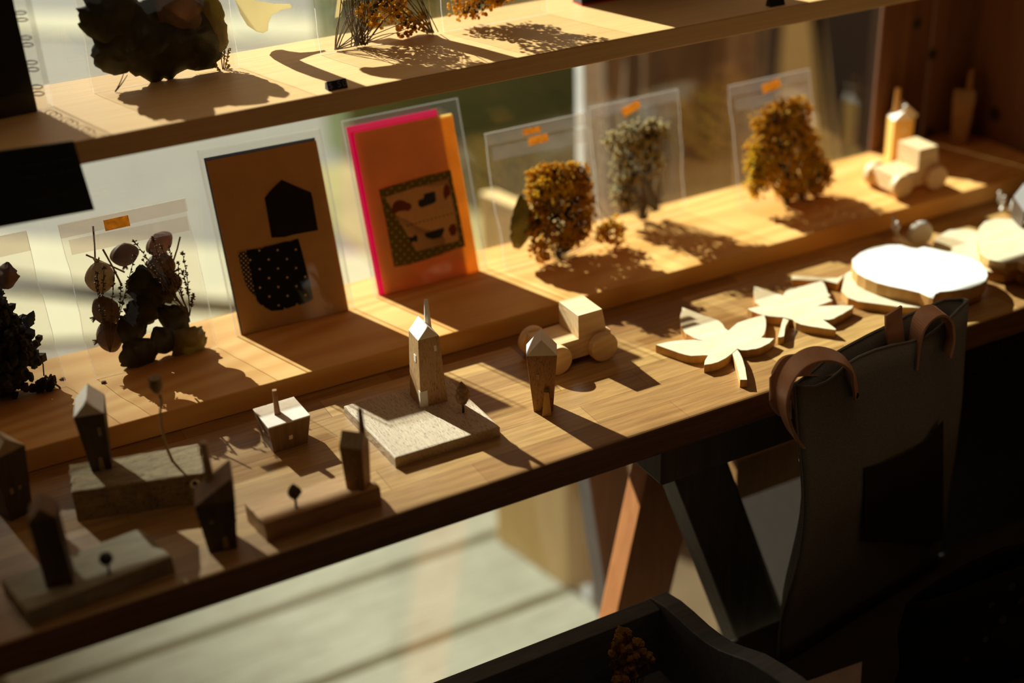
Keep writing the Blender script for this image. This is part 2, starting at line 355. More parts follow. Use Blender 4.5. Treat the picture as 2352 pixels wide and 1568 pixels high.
tag(mesh_obj('garden_wall', gw, GREEN, bevel=.01), 'blurred green wall outside behind the pink-edged card', 'wall')
# unseen far block, added so its edge softens the sun on the left
E0 = Vector((.232, .95, 0)) + SUN * 34
KB = .16                                  # its edge slopes, so the shade reaches further right low down
gp = [(E0.x + KB * (E0.z + .9), -.9), (E0.x - KB * (30 - E0.z), 30), (E0.x - 30, 30), (E0.x - 30, -.9)]
Mg = Matrix.Translation((0, E0.y, 0)) @ Matrix.Rotation(pi / 2, 4, 'X')
struct('sun_blocker', MB().prism(gp, 0, 3, Mg), plain('blocker_face', (.4, .36, .3), .9))

# tree trunk outside
tr = thing('tree_trunk', 'broad rough-barked tree trunk standing outside behind the sage bunch', 'tree', (1.259, 1.804, -.95))
def trunk_v(u, v):
    a = 2 * pi * u; z = v * 3.2
    r = .136 + .06 * math.exp(-max(0, z - .12) * 7) + .012 * sin(3 * a + 1)
    n = noise.noise(Vector((cos(a) * 5, sin(a) * 5, z * 1.1))); n2 = abs(noise.noise(Vector((cos(a) * 13, sin(a) * 13, z * 2.2))))
    r += .012 * n + .022 * n2
    return Vector((r * cos(a), r * sin(a), z))
mesh_obj('bark', MB().grid(trunk_v, 96, 110), BARK, tr, smooth=True)
wp = MB().box((-.0125, -.0125, 0), (.0125, .0125, 1.1))
o = tag(mesh_obj('post', wp, WHITE, bevel=.002), 'narrow white post outside between the green wall and the tree trunk', 'post'); o.location = (.893, 1.51, -.9)
pa, pb, pc = on_z(1142, 1240, -.75), on_z(1305, 1353, -.75), on_z(1340, 1345, -.75)
tv = (pc - pb); pn = thing('planter', 'sunlit wooden planter side seen under the counter beside the tree trunk', 'planter')
mesh_obj('side_board', MB().hull8([pb, pb + tv, pa + tv, pa], [v + Vector((0, 0, .62)) for v in (pb, pb + tv, pa + tv, pa)]), OUTW, pn, bevel=.003)
mesh_obj('front_board', MB().hull8([pb + tv * 1.01, pb + tv * 1.01 + Vector((.02, .0, 0)), pb + tv * 1.01 + Vector((.02, .02, 0)), pb + tv * 1.01 + Vector((0, .02, 0))],
   [v + Vector((0, 0, .6)) for v in (pb + tv * 1.01, pb + tv * 1.01 + Vector((.02, .0, 0)), pb + tv * 1.01 + Vector((.02, .02, 0)), pb + tv * 1.01 + Vector((0, .02, 0)))]), OUTW, pn)
# pale leaning board and the dark shed wall beyond the trunk
XP = 1.932
def on_x(px, py, x):
    d = ray(px, py); return CAM + d * ((x - CAM.x) / d.x)
a0, a1, b0, b1 = on_x(1796, 60, XP), on_x(1866, 60, XP), on_x(1778, 300, XP), on_x(1896, 330, XP)
def ext(a, b, z): return b + (b - a) * ((z - b.z) / (b.z - a.z))
u0, u1, t0, t1 = ext(a0, b0, -.885), ext(a1, b1, -.885), ext(b0, a0, .3), ext(b1, a1, .3); dv = Vector((.03, 0, 0))
tag(mesh_obj('plank', MB().hull8([u0, u1, u1 + dv, u0 + dv], [t0, t1, t1 + dv, t0 + dv]), OUTW, bevel=.004), 'sunlit pale plank outside right of the tree trunk', 'plank')
tag(mesh_obj('shed_wall', MB().box((2.02, 2.6, -.9), (3.6, 2.7, 1.6)), DARKW), 'dark blurred shed wall outside right of the pale plank', 'wall')

# ------------------------------------------------------------------ counter, display board, shelf
FY = .800
tb = tag(mesh_obj('tabletop', MB().box((WL + .002, FY, -.0275), (WR - .002, YW - .008, 0)), TABLE, bevel=.002),
         'long butcher-block counter top of brown staves carrying the wooden toys', 'counter')
ZB = .0213
bd = tag(mesh_obj('display_board', MB().box((-.5, 1.008, .0002), (WR - .002, YW - .002, ZB)), PINE, bevel=.0012),
         'thick pine plank lying on the counter along the window under the cards and bags', 'board')
ZS = .269
sh = tag(mesh_obj('shelf', MB().box((WL + .001, 1.0, ZS - .0185), (WR - .002, YW - .001, ZS)), PINE_L, bevel=.0012),
         'upper pine shelf plank across the window above the cards', 'shelf')
tr1 = thing('trestle', 'dark wooden sawhorse trestle holding the counter beside the hanging tote', 'trestle', (.60, .98, -.75))
def tl(x, y, z): return Vector((x - .60, y - .98, z + .75))
def beam(p0, p1, wx, wy, tilt=0):         # leg with horizontal ends
    a = [tl(p0[0] + sx * wx / 2, p0[1] + sy * wy / 2, p0[2]) for sx, sy in ((-1, -1), (1, -1), (1, 1), (-1, 1))]
    b = [tl(p1[0] + sx * wx / 2, p1[1] + sy * wy / 2, p1[2]) for sx, sy in ((-1, -1), (1, -1), (1, 1), (-1, 1))]
    return MB().hull8(a, b)
mesh_obj('beam', MB().box(tl(.55, .812, -.070), tl(.72, .86, -.029)), TRESTLE, tr1, bevel=.002)
mesh_obj('beam', MB().box(tl(.56, .90, -.070), tl(.64, 1.1, -.029)), TRESTLE, tr1, bevel=.002)
mesh_obj('leg', beam((.845, .85, -.75), (.594, .835, -.069), .056, .036), TRESTLE, tr1, bevel=.002)
mesh_obj('leg', beam((.885, .875, -.75), (.628, .875, -.069), .030, .030), TRESTLE, tr1, bevel=.002)
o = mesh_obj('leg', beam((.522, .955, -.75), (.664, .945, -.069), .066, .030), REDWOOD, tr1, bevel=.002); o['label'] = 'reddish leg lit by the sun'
o = mesh_obj('leg', beam((.72, 1.09, -.75), (.63, 1.08, -.069), .05, .03), TRESTLE, tr1)
r0, r1 = on_y(1690, 1152, .93), on_y(1835, 1098, .93)
tag(mesh_obj('rail', MB().hull8([r0, r1 + Vector((.03, 0, .0)), r1 + Vector((.03, .02, 0)), r0 + Vector((0, .02, 0))],
    [r0 + Vector((0, 0, .05)), r1 + Vector((.03, 0, .05)), r1 + Vector((.03, .02, .05)), r0 + Vector((0, .02, .05))]), OAK, bevel=.001), 'brown rail under the counter between the trestle leg and the tote', 'rail')

struct('shade_box_1', MB().box((.868, .908, -.75), (WR - .002, 1.14, -.035)), DARKW, bevel=.002)   # added dark box standing in for deep shade below the counter

# ------------------------------------------------------------------ little wooden houses
def house_parts(root, w, d, ts, hw, hr, td=None, ridge='Y', body=OAK, roof=WHITEW, z0=0, base=(0, 0), rz=0, skew=(0, 0), flat=False, mono=0):
    """walls and roof in the root's local space"""
    R = Matrix.Translation((base[0], base[1], z0)) @ Matrix.Rotation(rz, 4, 'Z')
    tw = w * ts; td = td if td else d * ts; sx, sy = skew
    a = [Vector(v) for v in ((-w / 2, -d / 2, 0), (w / 2, -d / 2, 0), (w / 2, d / 2, 0), (-w / 2, d / 2, 0))]
    b = [Vector(v) for v in ((-tw / 2 + sx, -td / 2 + sy, hw), (tw / 2 + sx, -td / 2 + sy, hw), (tw / 2 + sx, td / 2 + sy, hw), (-tw / 2 + sx, td / 2 + sy, hw))]
    wl = mesh_obj('walls', MB().hull8([R @ v for v in a], [R @ v for v in b]), body, root, bevel=.0003)
    mb = MB()
    if flat:
        mb.hull8([R @ v for v in b], [R @ (v + Vector((0, 0, .0012))) for v in b])
    elif mono:
        e = [b[0], b[1], b[2], b[3], b[1] + Vector((0, 0, mono)), b[2] + Vector((0, 0, mono))]
        mb.add([R @ v for v in e], [(0, 1, 4), (3, 5, 2), (0, 4, 5, 3), (1, 2, 5, 4), (3, 2, 1, 0)])
    elif ridge == 'Y':
        e = b + [Vector((sx, -td / 2 + sy, hw + hr)), Vector((sx, td / 2 + sy, hw + hr))]
        mb.add([R @ v for v in e], [(0, 1, 4), (2, 3, 5), (1, 2, 5, 4), (3, 0, 4, 5), (3, 2, 1, 0)])
    else:
        e = b + [Vector((-tw / 2 + sx, sy, hw + hr)), Vector((tw / 2 + sx, sy, hw + hr))]
        mb.add([R @ v for v in e], [(0, 3, 4), (2, 1, 5), (0, 4, 5, 1), (3, 2, 5, 4), (3, 2, 1, 0)])
    rf = mesh_obj('roof', mb, roof, root, bevel=.0003)
    def face_pt(side, u, z, out=0.0):      # u -1..1 across the face
        k = z / hw; W = (w + (tw - w) * k) / 2; D = (d + (td - d) * k) / 2
        q = {'f': (u * W, -D - out), 'b': (u * W, D + out), 'l': (-W - out, -u * D), 'r': (W + out, u * D)}[side]
        return R @ Vector((q[0] + sx * k, q[1] + sy * k, z))
    def patch(name, side, u0, u1, z0_, z1_, m=WHITEW, th=.0004, top=None):
        t0, t1 = top if top else (u0, u1)
        A = [face_pt(side, u0, z0_, -.0004), face_pt(side, u1, z0_, -.0004), face_pt(side, t1, z1_, -.0004), face_pt(side, t0, z1_, -.0004)]
        B = [face_pt(side, u0, z0_, th), face_pt(side, u1, z0_, th), face_pt(side, t1, z1_, th), face_pt(side, t0, z1_, th)]
        return mesh_obj(name, MB().hull8(A, B), m, root)
    def chimney(x, y, zb, zt, r0, r1, m=CHIM, n=4, rot=.3):
        q = R @ Vector((x, y, 0))
        v0 = [Vector((q.x + r0 * cos(rot + 2 * pi * k / n), q.y + r0 * sin(rot + 2 * pi * k / n), z0 + zb)) for k in range(n)]
        v1 = [Vector((q.x + r1 * cos(rot + 2 * pi * k / n), q.y + r1 * sin(rot + 2 * pi * k / n), z0 + zt)) for k in range(n)]
        return mesh_obj('chimney', MB().add(v0 + v1, [tuple(range(n))[::-1], tuple(range(n, 2 * n))] + [(k, (k + 1) % n, n + (k + 1) % n, n + k) for k in range(n)]), m, root)
    return patch, chimney, R
def rough_block(root, corners, z, mat, name='base', nz=6, amp=.0008, n=26, m=14, r=.0025):
    """slab with uneven worn edges: corners ccw from near left, local coords"""
    A, B, D, E = [Vector((c[0], c[1], 0)) for c in corners]
    mb = MB(); rows = []
    per = []
    def pt(u, v): return (A * (1 - u) + B * u) * (1 - v) + (E * (1 - u) + D * u) * v
    for i in range(n): per.append((i / n, 0))
    for i in range(m): per.append((1, i / m))
    for i in range(n): per.append((1 - i / n, 1))
    for i in range(m): per.append((0, 1 - i / m))
    cen = pt(.5, .5); L = len(per); vs = []
    for hz, ins in ((0, .0), (z * .5, 0), (z - r * .5, 0), (z - r * .12, r * .4), (z, r)):
        for (u, v) in per:
            p = pt(u, v); q = noise.noise(Vector((p.x * 160, p.y * 160, hz * 260 + 3))) * amp
            dr = (cen - p); dr.z = 0; dr.normalize()
            vs.append(p + dr * (ins + q) + Vector((0, 0, hz + (noise.noise(p * 120) * amp * .5 if hz > z * .8 else 0))))
    fs = [(k * L + i, k * L + (i + 1) % L, (k + 1) * L + (i + 1) % L, (k + 1) * L + i) for k in range(4) for i in range(L)]
    fs += [tuple(range(L))[::-1], tuple(range(4 * L, 5 * L))]
    return mesh_obj(name, MB().add(vs, fs), mat, root)
def flame_tree(root, base, h, stem, r, mat, stem_r=.0011, twist=True, ball=False):
    b = Vector(base); mb = MB()
    if ball: prof = [(.3 + .0, 0), (.8, .15), (1, .45), (.85, .75), (.4, .95), (.05, 1)]
    else: prof = [(.12, 0), (.7, .12), (1, .35), (.9, .55), (.65, .75), (.3, .9), (.03, 1)]
    n = 14; vs = []
    for i, (q, z) in enumerate(prof):
        for k in range(n):
            a = 2 * pi * k / n + (z * 1.6 if twist else 0); f = 1 + (.14 * sin(3 * a + 5 * z) if twist else .05 * sin(5 * a + 7 * z))
            vs.append(b + Vector((q * r * f * cos(a), q * r * f * sin(a), stem + z * (h - stem))))
    mb.add(vs, [(i * n + k, i * n + (k + 1) % n, (i + 1) * n + (k + 1) % n, (i + 1) * n + k) for i in range(len(prof) - 1) for k in range(n)] + [tuple(range(n))[::-1], tuple(range((len(prof) - 1) * n, len(prof) * n))])
    mesh_obj('tree_crown', mb, mat, root)
    mesh_obj('tree_stem', MB().tube([b, b + Vector((.0004, 0, stem * .5)), b + Vector((0, 0, stem * 1.1))], stem_r, 7), OAK_D, root)

# 1 tall tower house on the pale slab
t = thing('house_scene', 'pale square slab carrying a tall tapered house with chimney and a small brown tree', 'ornament', (.37, .907, 0))
cs = [on_z(907, 1051, .0099), on_z(1148, 979, .0099), on_z(1027, 865, .0099), on_z(789, 931, .0099)]
rough_block(t, [(p.x - .37, p.y - .907) for p in cs], .0099, SLAB, r=.002, amp=.0004)
hb = MB()
patch, chim, R = house_parts(t, .0245, .026, .77, .0632, .0112, td=.022, z0=.0099, base=(.388 - .37, .9305 - .907), rz=radians(-2.9), body=wood('light_oak', (.56, .33, .15), (.42, .22, .085), (16, 16, 1.6), 22, pores=1.6, pore_col=(.5, .4, .35)), skew=(0, 0))
patch('window', 'f', .38, .62, .050, .0555); patch('window', 'l', .05, .42, .040, .0465)
patch('door', 'f', -1.0, -.46, 0, .0155); patch('door', 'l', .72, 1.0, 0, .0155)
chim(.0062, .0055, .062, .0905, .0034, .0018, m=WHITEW, n=6)
p = on_z(1064, 947, .0099)
flame_tree(t, (p.x - .37, p.y - .907, .0098), .0305, .0075, .0063, plain('carved_brown', (.26, .14, .06), .7, .5, 300, bump=.6))
# 2 upright house with a ramp door
t = thing('toy_house', 'narrow inverted-taper brown house with a white roof and a leaning door in the sunlight', 'toy house', (.4719, .8787, 0), (0, 0, radians(-29)), group=None)
patch, chim, R = house_parts(t, .0164, .0125, 1.58, .0565, .0152, td=.021, body=OAK)
patch('window', 'f', -.48, -.22, .0335, .0385, m=CHIM)
dr = MB(); dz = .0215
dr.hull8([Vector((-.0012, -.0145, 0)), Vector((.0072, -.0145, 0)), Vector((.0068, -.0105, 0)), Vector((-.0008, -.0105, 0))],
         [Vector((.0012, -.0108, dz)), Vector((.0052, -.0108, dz)), Vector((.005, -.0092, dz)), Vector((.0014, -.0092, dz))])
mesh_obj('door', dr, EDGEW, t, bevel=.0003)
mesh_obj('doorway', MB().box((.0012, -.0104, .019), (.0054, -.0098, .0245), Matrix()), OAK_D, t)
# 3 flat-topped block house
t = thing('toy_house', 'squat flat-topped wooden house with a thin chimney on the dim counter', 'toy house', (.2617, .9450, 0), (0, 0, radians(2)))
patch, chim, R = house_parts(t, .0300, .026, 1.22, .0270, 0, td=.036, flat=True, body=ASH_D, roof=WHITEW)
patch('window', 'f', -.08, .12, .0095, .0135); patch('window', 'l', .2, .8, .0165, .0175, m=CHIM); patch('window', 'l', -.2, .0, .0125, .0145, m=CHIM)
chim(-.0035, -.0005, .0275, .0505, .0036, .0024, m=OAK, n=4, rot=.5)
# 4 house on the orange block with a little tree
t = thing('house_scene', 'reddish wooden block carrying a tilted-roof house with chimney and a small dark tree', 'ornament', (.247, .835, 0))
cs = [on_z(607, 1202, .0168), on_z(873, 1118, .0168), on_z(838, 1078, .0168), on_z(562, 1155, .0168)]
rough_block(t, [(p.x - .247, p.y - .835) for p in cs], .0168, BLOCKW, r=.0012, amp=.0004)
patch, chim, R = house_parts(t, .0150, .0125, 1.22, .0385, .0105, td=.0155, ridge='X', z0=.0167, base=(.2815 - .247, .8275 - .835), rz=radians(-44), body=OAK, roof=CHIM)
patch('window', 'f', .1, .36, .026, .030, m=CHIM)
chim(.0065, .003, .042, .068, .0028, .0019, m=OAK, n=5)
p = on_z(680, 1165, .0168)
flame_tree(t, (p.x - .247, p.y - .835, .0167), .0215, .0085, .0055, OAK_D)
# 5 dark house with pointed roof, foreground
t = thing('toy_house', 'dark house with a sharp sloping roof in the blurred foreground right of the ball tree', 'toy house', (.1728, .8325, 0), (0, 0, radians(-15)))
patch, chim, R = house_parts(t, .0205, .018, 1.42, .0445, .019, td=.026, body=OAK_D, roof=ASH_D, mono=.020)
patch('door', 'f', .05, .5, .002, .013, m=CHIM, top=(.12, .38)); patch('window', 'f', -.45, -.25, .027, .030, m=CHIM)
chim(-.002, .008, .05, .085, .0036, .0026, m=CHIM, n=6)
# 6 house and poppy on driftwood
t = thing('house_scene', 'weathered driftwood block carrying a leaning white-roofed house and a dried poppy stalk', 'ornament', (.135, .93, 0))
cs = [on_z(164.5, 1130, .027), on_z(474, 1085, .027), on_z(457, 1018, .027), on_z(157.5, 1066, .027)]
rough_block(t, [(p.x - .135, p.y - .93) for p in cs], .027, DRIFT, r=.0022, amp=.0016)
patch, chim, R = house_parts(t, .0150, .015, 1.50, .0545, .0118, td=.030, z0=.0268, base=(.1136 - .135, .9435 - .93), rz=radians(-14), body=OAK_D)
patch('window', 'f', .38, .6, .034, .042, m=CHIM); patch('door', 'f', -.2, .38, .0, .0135, m=CHIM, top=(-.05, .28))
pb_ = on_z(396, 1058, .027); yy = pb_.y
st = [on_y(px, py, yy) for px, py in ((396, 1058), (386, 1035), (377, 1008), (371, 975), (368, 945), (371, 920), (367, 907))]
off = Vector((-.135, -.93, 0))
mesh_obj('poppy_stem', MB().tube([p + off for p in st], [.0012, .0012, .0011, .001, .001, .0009, .0013], 7), STEMP, t, smooth=True)
hd = on_y(362, 903, yy) + off; tp = on_y(355, 868, yy) + off; ax = (tp - hd).normalized()
Mh = Matrix.Translation(hd) @ Vector((0, 0, 1)).rotation_difference(ax).to_matrix().to_4x4()
mesh_obj('poppy_head', MB().lathe([(.0012, 0), (.0032, .002), (.0052, .0065), (.0050, .0095), (.0038, .0115), (.0040, .0122), (.0054, .0128), (.0052, .0138), (.003, .0134), (.0005, .0128)], 16, Mh), plain('poppy', (.28, .19, .10), .8, .2, 200), t, smooth=True)
fr = cs[0].lerp(cs[1], .905); fn = (cs[1] - cs[0]).normalized(); fn = Vector((fn.y, -fn.x, 0))
Ms = Matrix.Translation(Vector((fr.x - .135, fr.y - .93, .019)) + fn * .0012) @ Vector((0, 0, 1)).rotation_difference(fn).to_matrix().to_4x4()
lg = mesh_obj('logo_sticker', MB().lathe([(.0042, 0), (.0042, .0004)], 24, Ms), plain('sticker', (.85, .75, .6), .7), t)
mk = MB(); mk.box((-.002, -.0004, .0004), (.002, .0004, .0007), Ms); mk.lathe([(.0016, .0004), (.0014, .0007)], 10, Ms @ Matrix.Translation((0, .0012, 0))); mk.box((-.0004, -.0025, .0004), (.0004, .001, .0007), Ms)
mesh_obj('logo_mark', mk, BLACK, lg)
# 7 tall house at the left edge
t = thing('toy_house', 'tall dark house with slim chimney at the left edge of the counter behind the driftwood', 'toy house', (.0445, .957, 0), (0, 0, radians(22)))
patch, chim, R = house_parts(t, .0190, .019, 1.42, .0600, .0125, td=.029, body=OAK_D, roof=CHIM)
patch('window', 'f', -.5, -.25, .024, .029, m=CHIM); patch('window', 'f', .15, .32, .025, .028, m=CHIM)
chim(.004, .0105, .062, .094, .0032, .0024, m=CHIM, n=6)
# 8 dark house and ball tree on a board, front left corner
t = thing('house_scene', 'worn grey-brown board in the front left corner with dark house and round black tree', 'ornament', (.076, .835, 0))
cs = [on_z(60, 1404, .0145), on_z(395, 1277, .0145), on_z(322, 1212, .0145), on_z(2, 1330, .0145)]
rough_block(t, [(p.x - .076, p.y - .835) for p in cs], .0145, wood('worn_board', (.36, .29, .18), (.2, .15, .085), (2, 9, 8), 16, rough=.8), r=.0015, amp=.0008)
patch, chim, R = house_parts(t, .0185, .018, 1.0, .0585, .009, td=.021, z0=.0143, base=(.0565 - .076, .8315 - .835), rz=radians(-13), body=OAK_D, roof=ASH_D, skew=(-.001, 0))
p = on_z(251, 1318, .0145)
flame_tree(t, (p.x - .076, p.y - .835, .0143), .0185, .0095, .0050, BLACK, ball=True, twist=False)
# 9, 10 houses at the far right of the board
t = thing('toy_house', 'orange-lit house with a round window, chimney and white raised roof slab behind the toy car', 'toy house', (1.088, 1.128, ZB), (0, 0, radians(-20)))
patch, chim, R = house_parts(t, .0235, .020, 1.05, .0500, .0125, td=.022, body=wood('amber_wood', (.88, .52, .14), (.74, .40, .09), (12, 12, 1), 12), roof=WHITEW)
mesh_obj('window', MB().lathe([(.0022, 0), (.0022, .0006)], 16, mat_of((.001, -.0106, .037), (pi / 2, 0, 0))), WHITEW, t)
rp = MB().box((-.002, -.0125, 0), (.0185, .0125, .0042), Matrix.Translation((-.001, 0, .0648)) @ Matrix.Rotation(radians(43), 4, 'Y'))
mesh_obj('roof_slab', rp, WHITEW, t, bevel=.0004)
chim(-.0055, .002, .055, .0845, .0038, .0030, m=EDGEW, n=10)
t = thing('toy_house', 'dim house with a chimney in the shade against the plank wall', 'toy house', (1.186, 1.128, ZB), (0, 0, radians(-48)))
patch, chim, R = house_parts(t, .0170, .015, 1.45, .0520, .0125, td=.022, ridge='X', body=OAK, roof=CHIM)
chim(.004, .004, .054, .088, .0034, .0028, m=OAK, n=10)

# ------------------------------------------------------------------ toy cars
def toy_car(label, loc, rz, mat=TOYW):
    t = thing('toy_car', label, 'toy car', loc, (0, 0, rz), 'wooden toy cars')
    zb = .0065
    mesh_obj('chassis', MB().box((-.0350, -.0175, zb), (.0330, .0175, .0255)), mat, t, bevel=.0004)
    q = [(-.0010, .0255), (.0285, .0255), (.0240, .0490), (-.0010, .0490)]
    mesh_obj('cab', MB().add([(x, -.0175, z) for x, z in q] + [(x, .0175, z) for x, z in q], [(0, 1, 2, 3), (7, 6, 5, 4), (0, 4, 5, 1), (1, 5, 6, 2), (2, 6, 7, 3), (3, 7, 4, 0)]), mat, t, bevel=.0004)
    for sx in (-.0265, .0215):
        for sy in (-1, 1):
            Mw = Matrix.Translation((sx, sy * .0178, .0138)) @ Matrix.Rotation(-sy * pi / 2, 4, 'X')
            mesh_obj('wheel', MB().lathe([(.0138, 0), (.0138, .0088), (.0005, .0088)], 40, Mw), mat, t, bevel=.0016, seg=3)
    return t
toy_car('pale wooden toy car standing on the sunny counter behind the ramp-door house', (.5380, .9465, 0), radians(.5))
toy_car('pale wooden toy car standing at the right end of the pine plank', (1.0345, 1.054, ZB), radians(-2))

# ------------------------------------------------------------------ wooden leaves and boards
def cut(px, sx, ox, oy, z): return [on_z(ox + a / sx, oy + b / sx, z) for a, b in px]
def cut_board(root, name, pts, z0, z1, mat, edge=None, bevel=.0004):
    n = len(pts); bm = MB()
    o = mesh_obj(name, bm.prism([(p.x - root.location.x, p.y - root.location.y) for p in pts], z0, z1), mat, root, bevel=bevel)
    if edge:
        o.data.materials.append(edge)
        for f in o.data.polygons:
            if abs(f.normal.z) < .5: f.material_index = 1
    return o
ZL = .0082
L1 = [(390, 560), (470, 590), (600, 640), (700, 672), (760, 695), (805, 730), (835, 780), (865, 800), (900, 770), (960, 720), (1050, 690), (1150, 660), (1235, 640), (1252, 690), (1255, 740), (1250, 790), (1235, 840), (1205, 872), (1270, 878), (1340, 880), (1290, 930), (1200, 975), (1150, 990), (1100, 995), (1060, 1003), (1000, 1003), (960, 987), (900, 1040), (840, 1085), (760, 1125), (690, 1145), (615, 1155), (625, 1105), (655, 1055), (600, 1056), (540, 1060), (480, 1062), (420, 1050), (360, 1032), (300, 1010), (200, 975), (115, 945), (180, 930), (250, 915), (320, 905), (400, 898), (520, 895), (605, 905), (560, 893), (520, 880), (430, 830), (395, 790), (380, 760), (370, 700), (370, 640), (385, 600)]
L1S = [(870, 965), (950, 980), (985, 1030), (1010, 1080), (1040, 1180), (1060, 1305), (985, 1305), (972, 1240), (955, 1180), (925, 1080), (905, 1030)]
L2 = [(1130, 345), (1200, 365), (1330, 410), (1430, 440), (1445, 410), (1460, 390), (1490, 372), (1510, 345), (1560, 357), (1590, 350), (1640, 340), (1740, 310), (1825, 290), (1850, 312), (1868, 350), (1882, 385), (1888, 412), (1920, 440), (1888, 458), (1940, 492), (1880, 515), (1780, 548), (1900, 545), (2030, 540), (2155, 545), (2135, 575), (2090, 600), (2040, 632), (2000, 650), (1950, 680), (1900, 690), (1840, 690), (1890, 722), (1940, 758), (1975, 785), (1968, 795), (1850, 780), (1780, 768), (1720, 760), (1620, 740), (1560, 715), (1530, 690), (1430, 665), (1300, 655), (1240, 645), (1180, 630), (1110, 602), (1060, 575), (1130, 560), (1195, 548), (1140, 510), (1135, 480), (1125, 420)]
L2S = [(1430, 668), (1412, 720), (1400, 780), (1380, 850), (1375, 865), (1400, 868), (1440, 858), (1445, 830), (1450, 780), (1460, 745), (1490, 690)]
for lab, A, B in (('pale wooden leaf board on the counter nearest the toy car, long straight stalk', L1, L1S), ('pale wooden leaf board with five saw-toothed lobes beside the round slice', L2, L2S)):
    pts = cut(A, 4.481, 1480, 580, ZL); c0 = sum(pts, Vector()) / len(pts)
    t = thing('leaf_board', lab, 'leaf board', (c0.x, c0.y, 0), group='wooden leaf boards')
    cut_board(t, 'blade', pts, 0, ZL, LEAFW, EDGEW); cut_board(t, 'stalk', cut(B, 4.481, 1480, 580, ZL), 0, ZL - .0003, LEAFW, EDGEW)
Z1, Z2 = .0088, .0215
A = [(35, 900), (120, 830), (250, 775), (400, 745), (550, 745), (650, 775), (720, 785), (790, 765), (900, 785), (1000, 808), (1100, 830), (1300, 880), (1400, 940), (1460, 1010), (1475, 1070), (1450, 1130), (1390, 1170), (1280, 1210), (1100, 1235), (970, 1245), (920, 1268), (895, 1320), (850, 1302), (750, 1255), (600, 1220), (450, 1190), (300, 1150), (180, 1100), (90, 1050), (40, 985)]
pts = cut(A, 4.612, 1950, 400, Z2); c0 = sum(pts, Vector()) / len(pts)
t = thing('wood_slice', 'large bright round wood slice lying on the handled board, brightest thing on the counter', 'wood slice', (c0.x, c0.y, Z1))
cut_board(t, 'slice', pts, 0, Z2 - Z1, wood('bright_slice', (.78, .75, .68), (.72, .66, .55), (6, 9, 6), 9, rough=.45), EDGEW, .0008)
pd = cut([(775, 556), (900, 562), (1000, 570), (1080, 572), (1130, 548), (1180, 520)], 2.904, 1552, 440, Z1)
pe = cut([(1660, 772), (1500, 768), (1350, 747), (1220, 730), (1150, 705), (1105, 660), (1080, 610), (1000, 590), (900, 588), (775, 582)], 2.904, 1552, 440, Z1)
mid = [c0 + (p - c0) * .97 for p in (pts[3], pts[5], pts[9], pts[12], pts[15], pts[18])]
pp = pd + mid + pe
c1 = sum(pp, Vector()) / len(pp)
t = thing('serving_board', 'pale round serving board with a straight handle under the bright wood slice', 'serving board', (c1.x, c1.y, 0))
cut_board(t, 'board', [p for p in pd[4:] + mid + pe[:6]], 0, Z1 - .0002, LEAFW, EDGEW)
cut_board(t, 'handle', pd[:5] + pe[6:], 0, Z1 - .0004, LEAFW, EDGEW)
# stack of rounded boards at the right edge
def round_board(px, z0, z1, label, mat=LEAFW, nm='round_board', grp=None):
    q = [on_z(a, b, z1) for a, b in px]; c = sum(q, Vector()) / len(q)
    o = mesh_obj(nm, MB().prism([(p.x - c.x, p.y - c.y) for p in q], 0, z1 - z0), mat, bevel=.0006); o.location = (c.x, c.y, z0)
    o.data.materials.append(EDGEW)
    for f in o.data.polygons:
        if abs(f.normal.z) < .5: f.material_index = 1
    return tag(o, label, 'board', grp)
S1 = [(2249, 522), (2262, 508), (2290, 501), (2330, 503), (2360, 508), (2400, 520), (2440, 545), (2440, 575), (2400, 598), (2352, 606), (2338, 600), (2310, 604), (2272, 596), (2252, 582), (2246, 550)]
G = 'stacked rounded boards at the right edge'
round_board([(x - 4, y + 26) for x, y in S1], .0002, .0100, 'lowest rounded board in the stack at the right edge of the counter', grp=G)
round_board([(x + 8, y + 4) for x, y in S1], .0102, .0210, 'middle rounded board in the stack at the right edge of the counter', grp=G)
round_board(S1, .0212, .0300, 'topmost pale apple-shaped board in the stack at the right edge', grp=G)
AP = [(2140, 588), (2143, 560), (2150, 544), (2180, 528), (2220, 525), (2252, 532), (2262, 560), (2258, 590), (2235, 600), (2190, 600)]
round_board(AP, .0002, .0090, 'pale rounded board lying behind the bright wood slice')
# snail ornament
def snail(px, py, label, k=1.):
    b = on_z(px, py, 0); t = thing('snail_ornament', label, 'ornament', (b.x, b.y, 0), (0, 0, radians(-24)))
    mesh_obj('body', MB().tube([(-.020 * k, 0, .016 * k), (-.014 * k, 0, .012 * k), (-.004 * k, 0, .006 * k), (.010 * k, 0, .004 * k), (.020 * k, 0, .003 * k)], [.0035 * k, .0045 * k, .005 * k, .004 * k, .0015 * k], 10), WHITEW, t, smooth=True)
    mesh_obj('shell', MB().lathe([(.002, -.0045), (.0125 * k, -.004), (.0142 * k, 0), (.0125 * k, .004), (.002, .0045)], 26, mat_of((.006 * k, 0, .0185 * k), (pi / 2, 0, .2))), GREYW, t, bevel=.0006)
    for sy in (-.003, .004):
        mesh_obj('feeler', MB().tube([(-.018 * k, sy, .018 * k), (-.021 * k, sy * 1.5, .024 * k), (-.0195 * k, sy * 1.8, .030 * k), (-.022 * k, sy * 2., .036 * k)], [.0022, .0019, .0021, .0016], 7), GREYW, t, smooth=True)
snail(2096, 574, 'pale wooden snail with a disc shell standing behind the bright wood slice')
snail(2330, 500, 'small pale snail ornament at the right edge behind the stacked boards', .8)
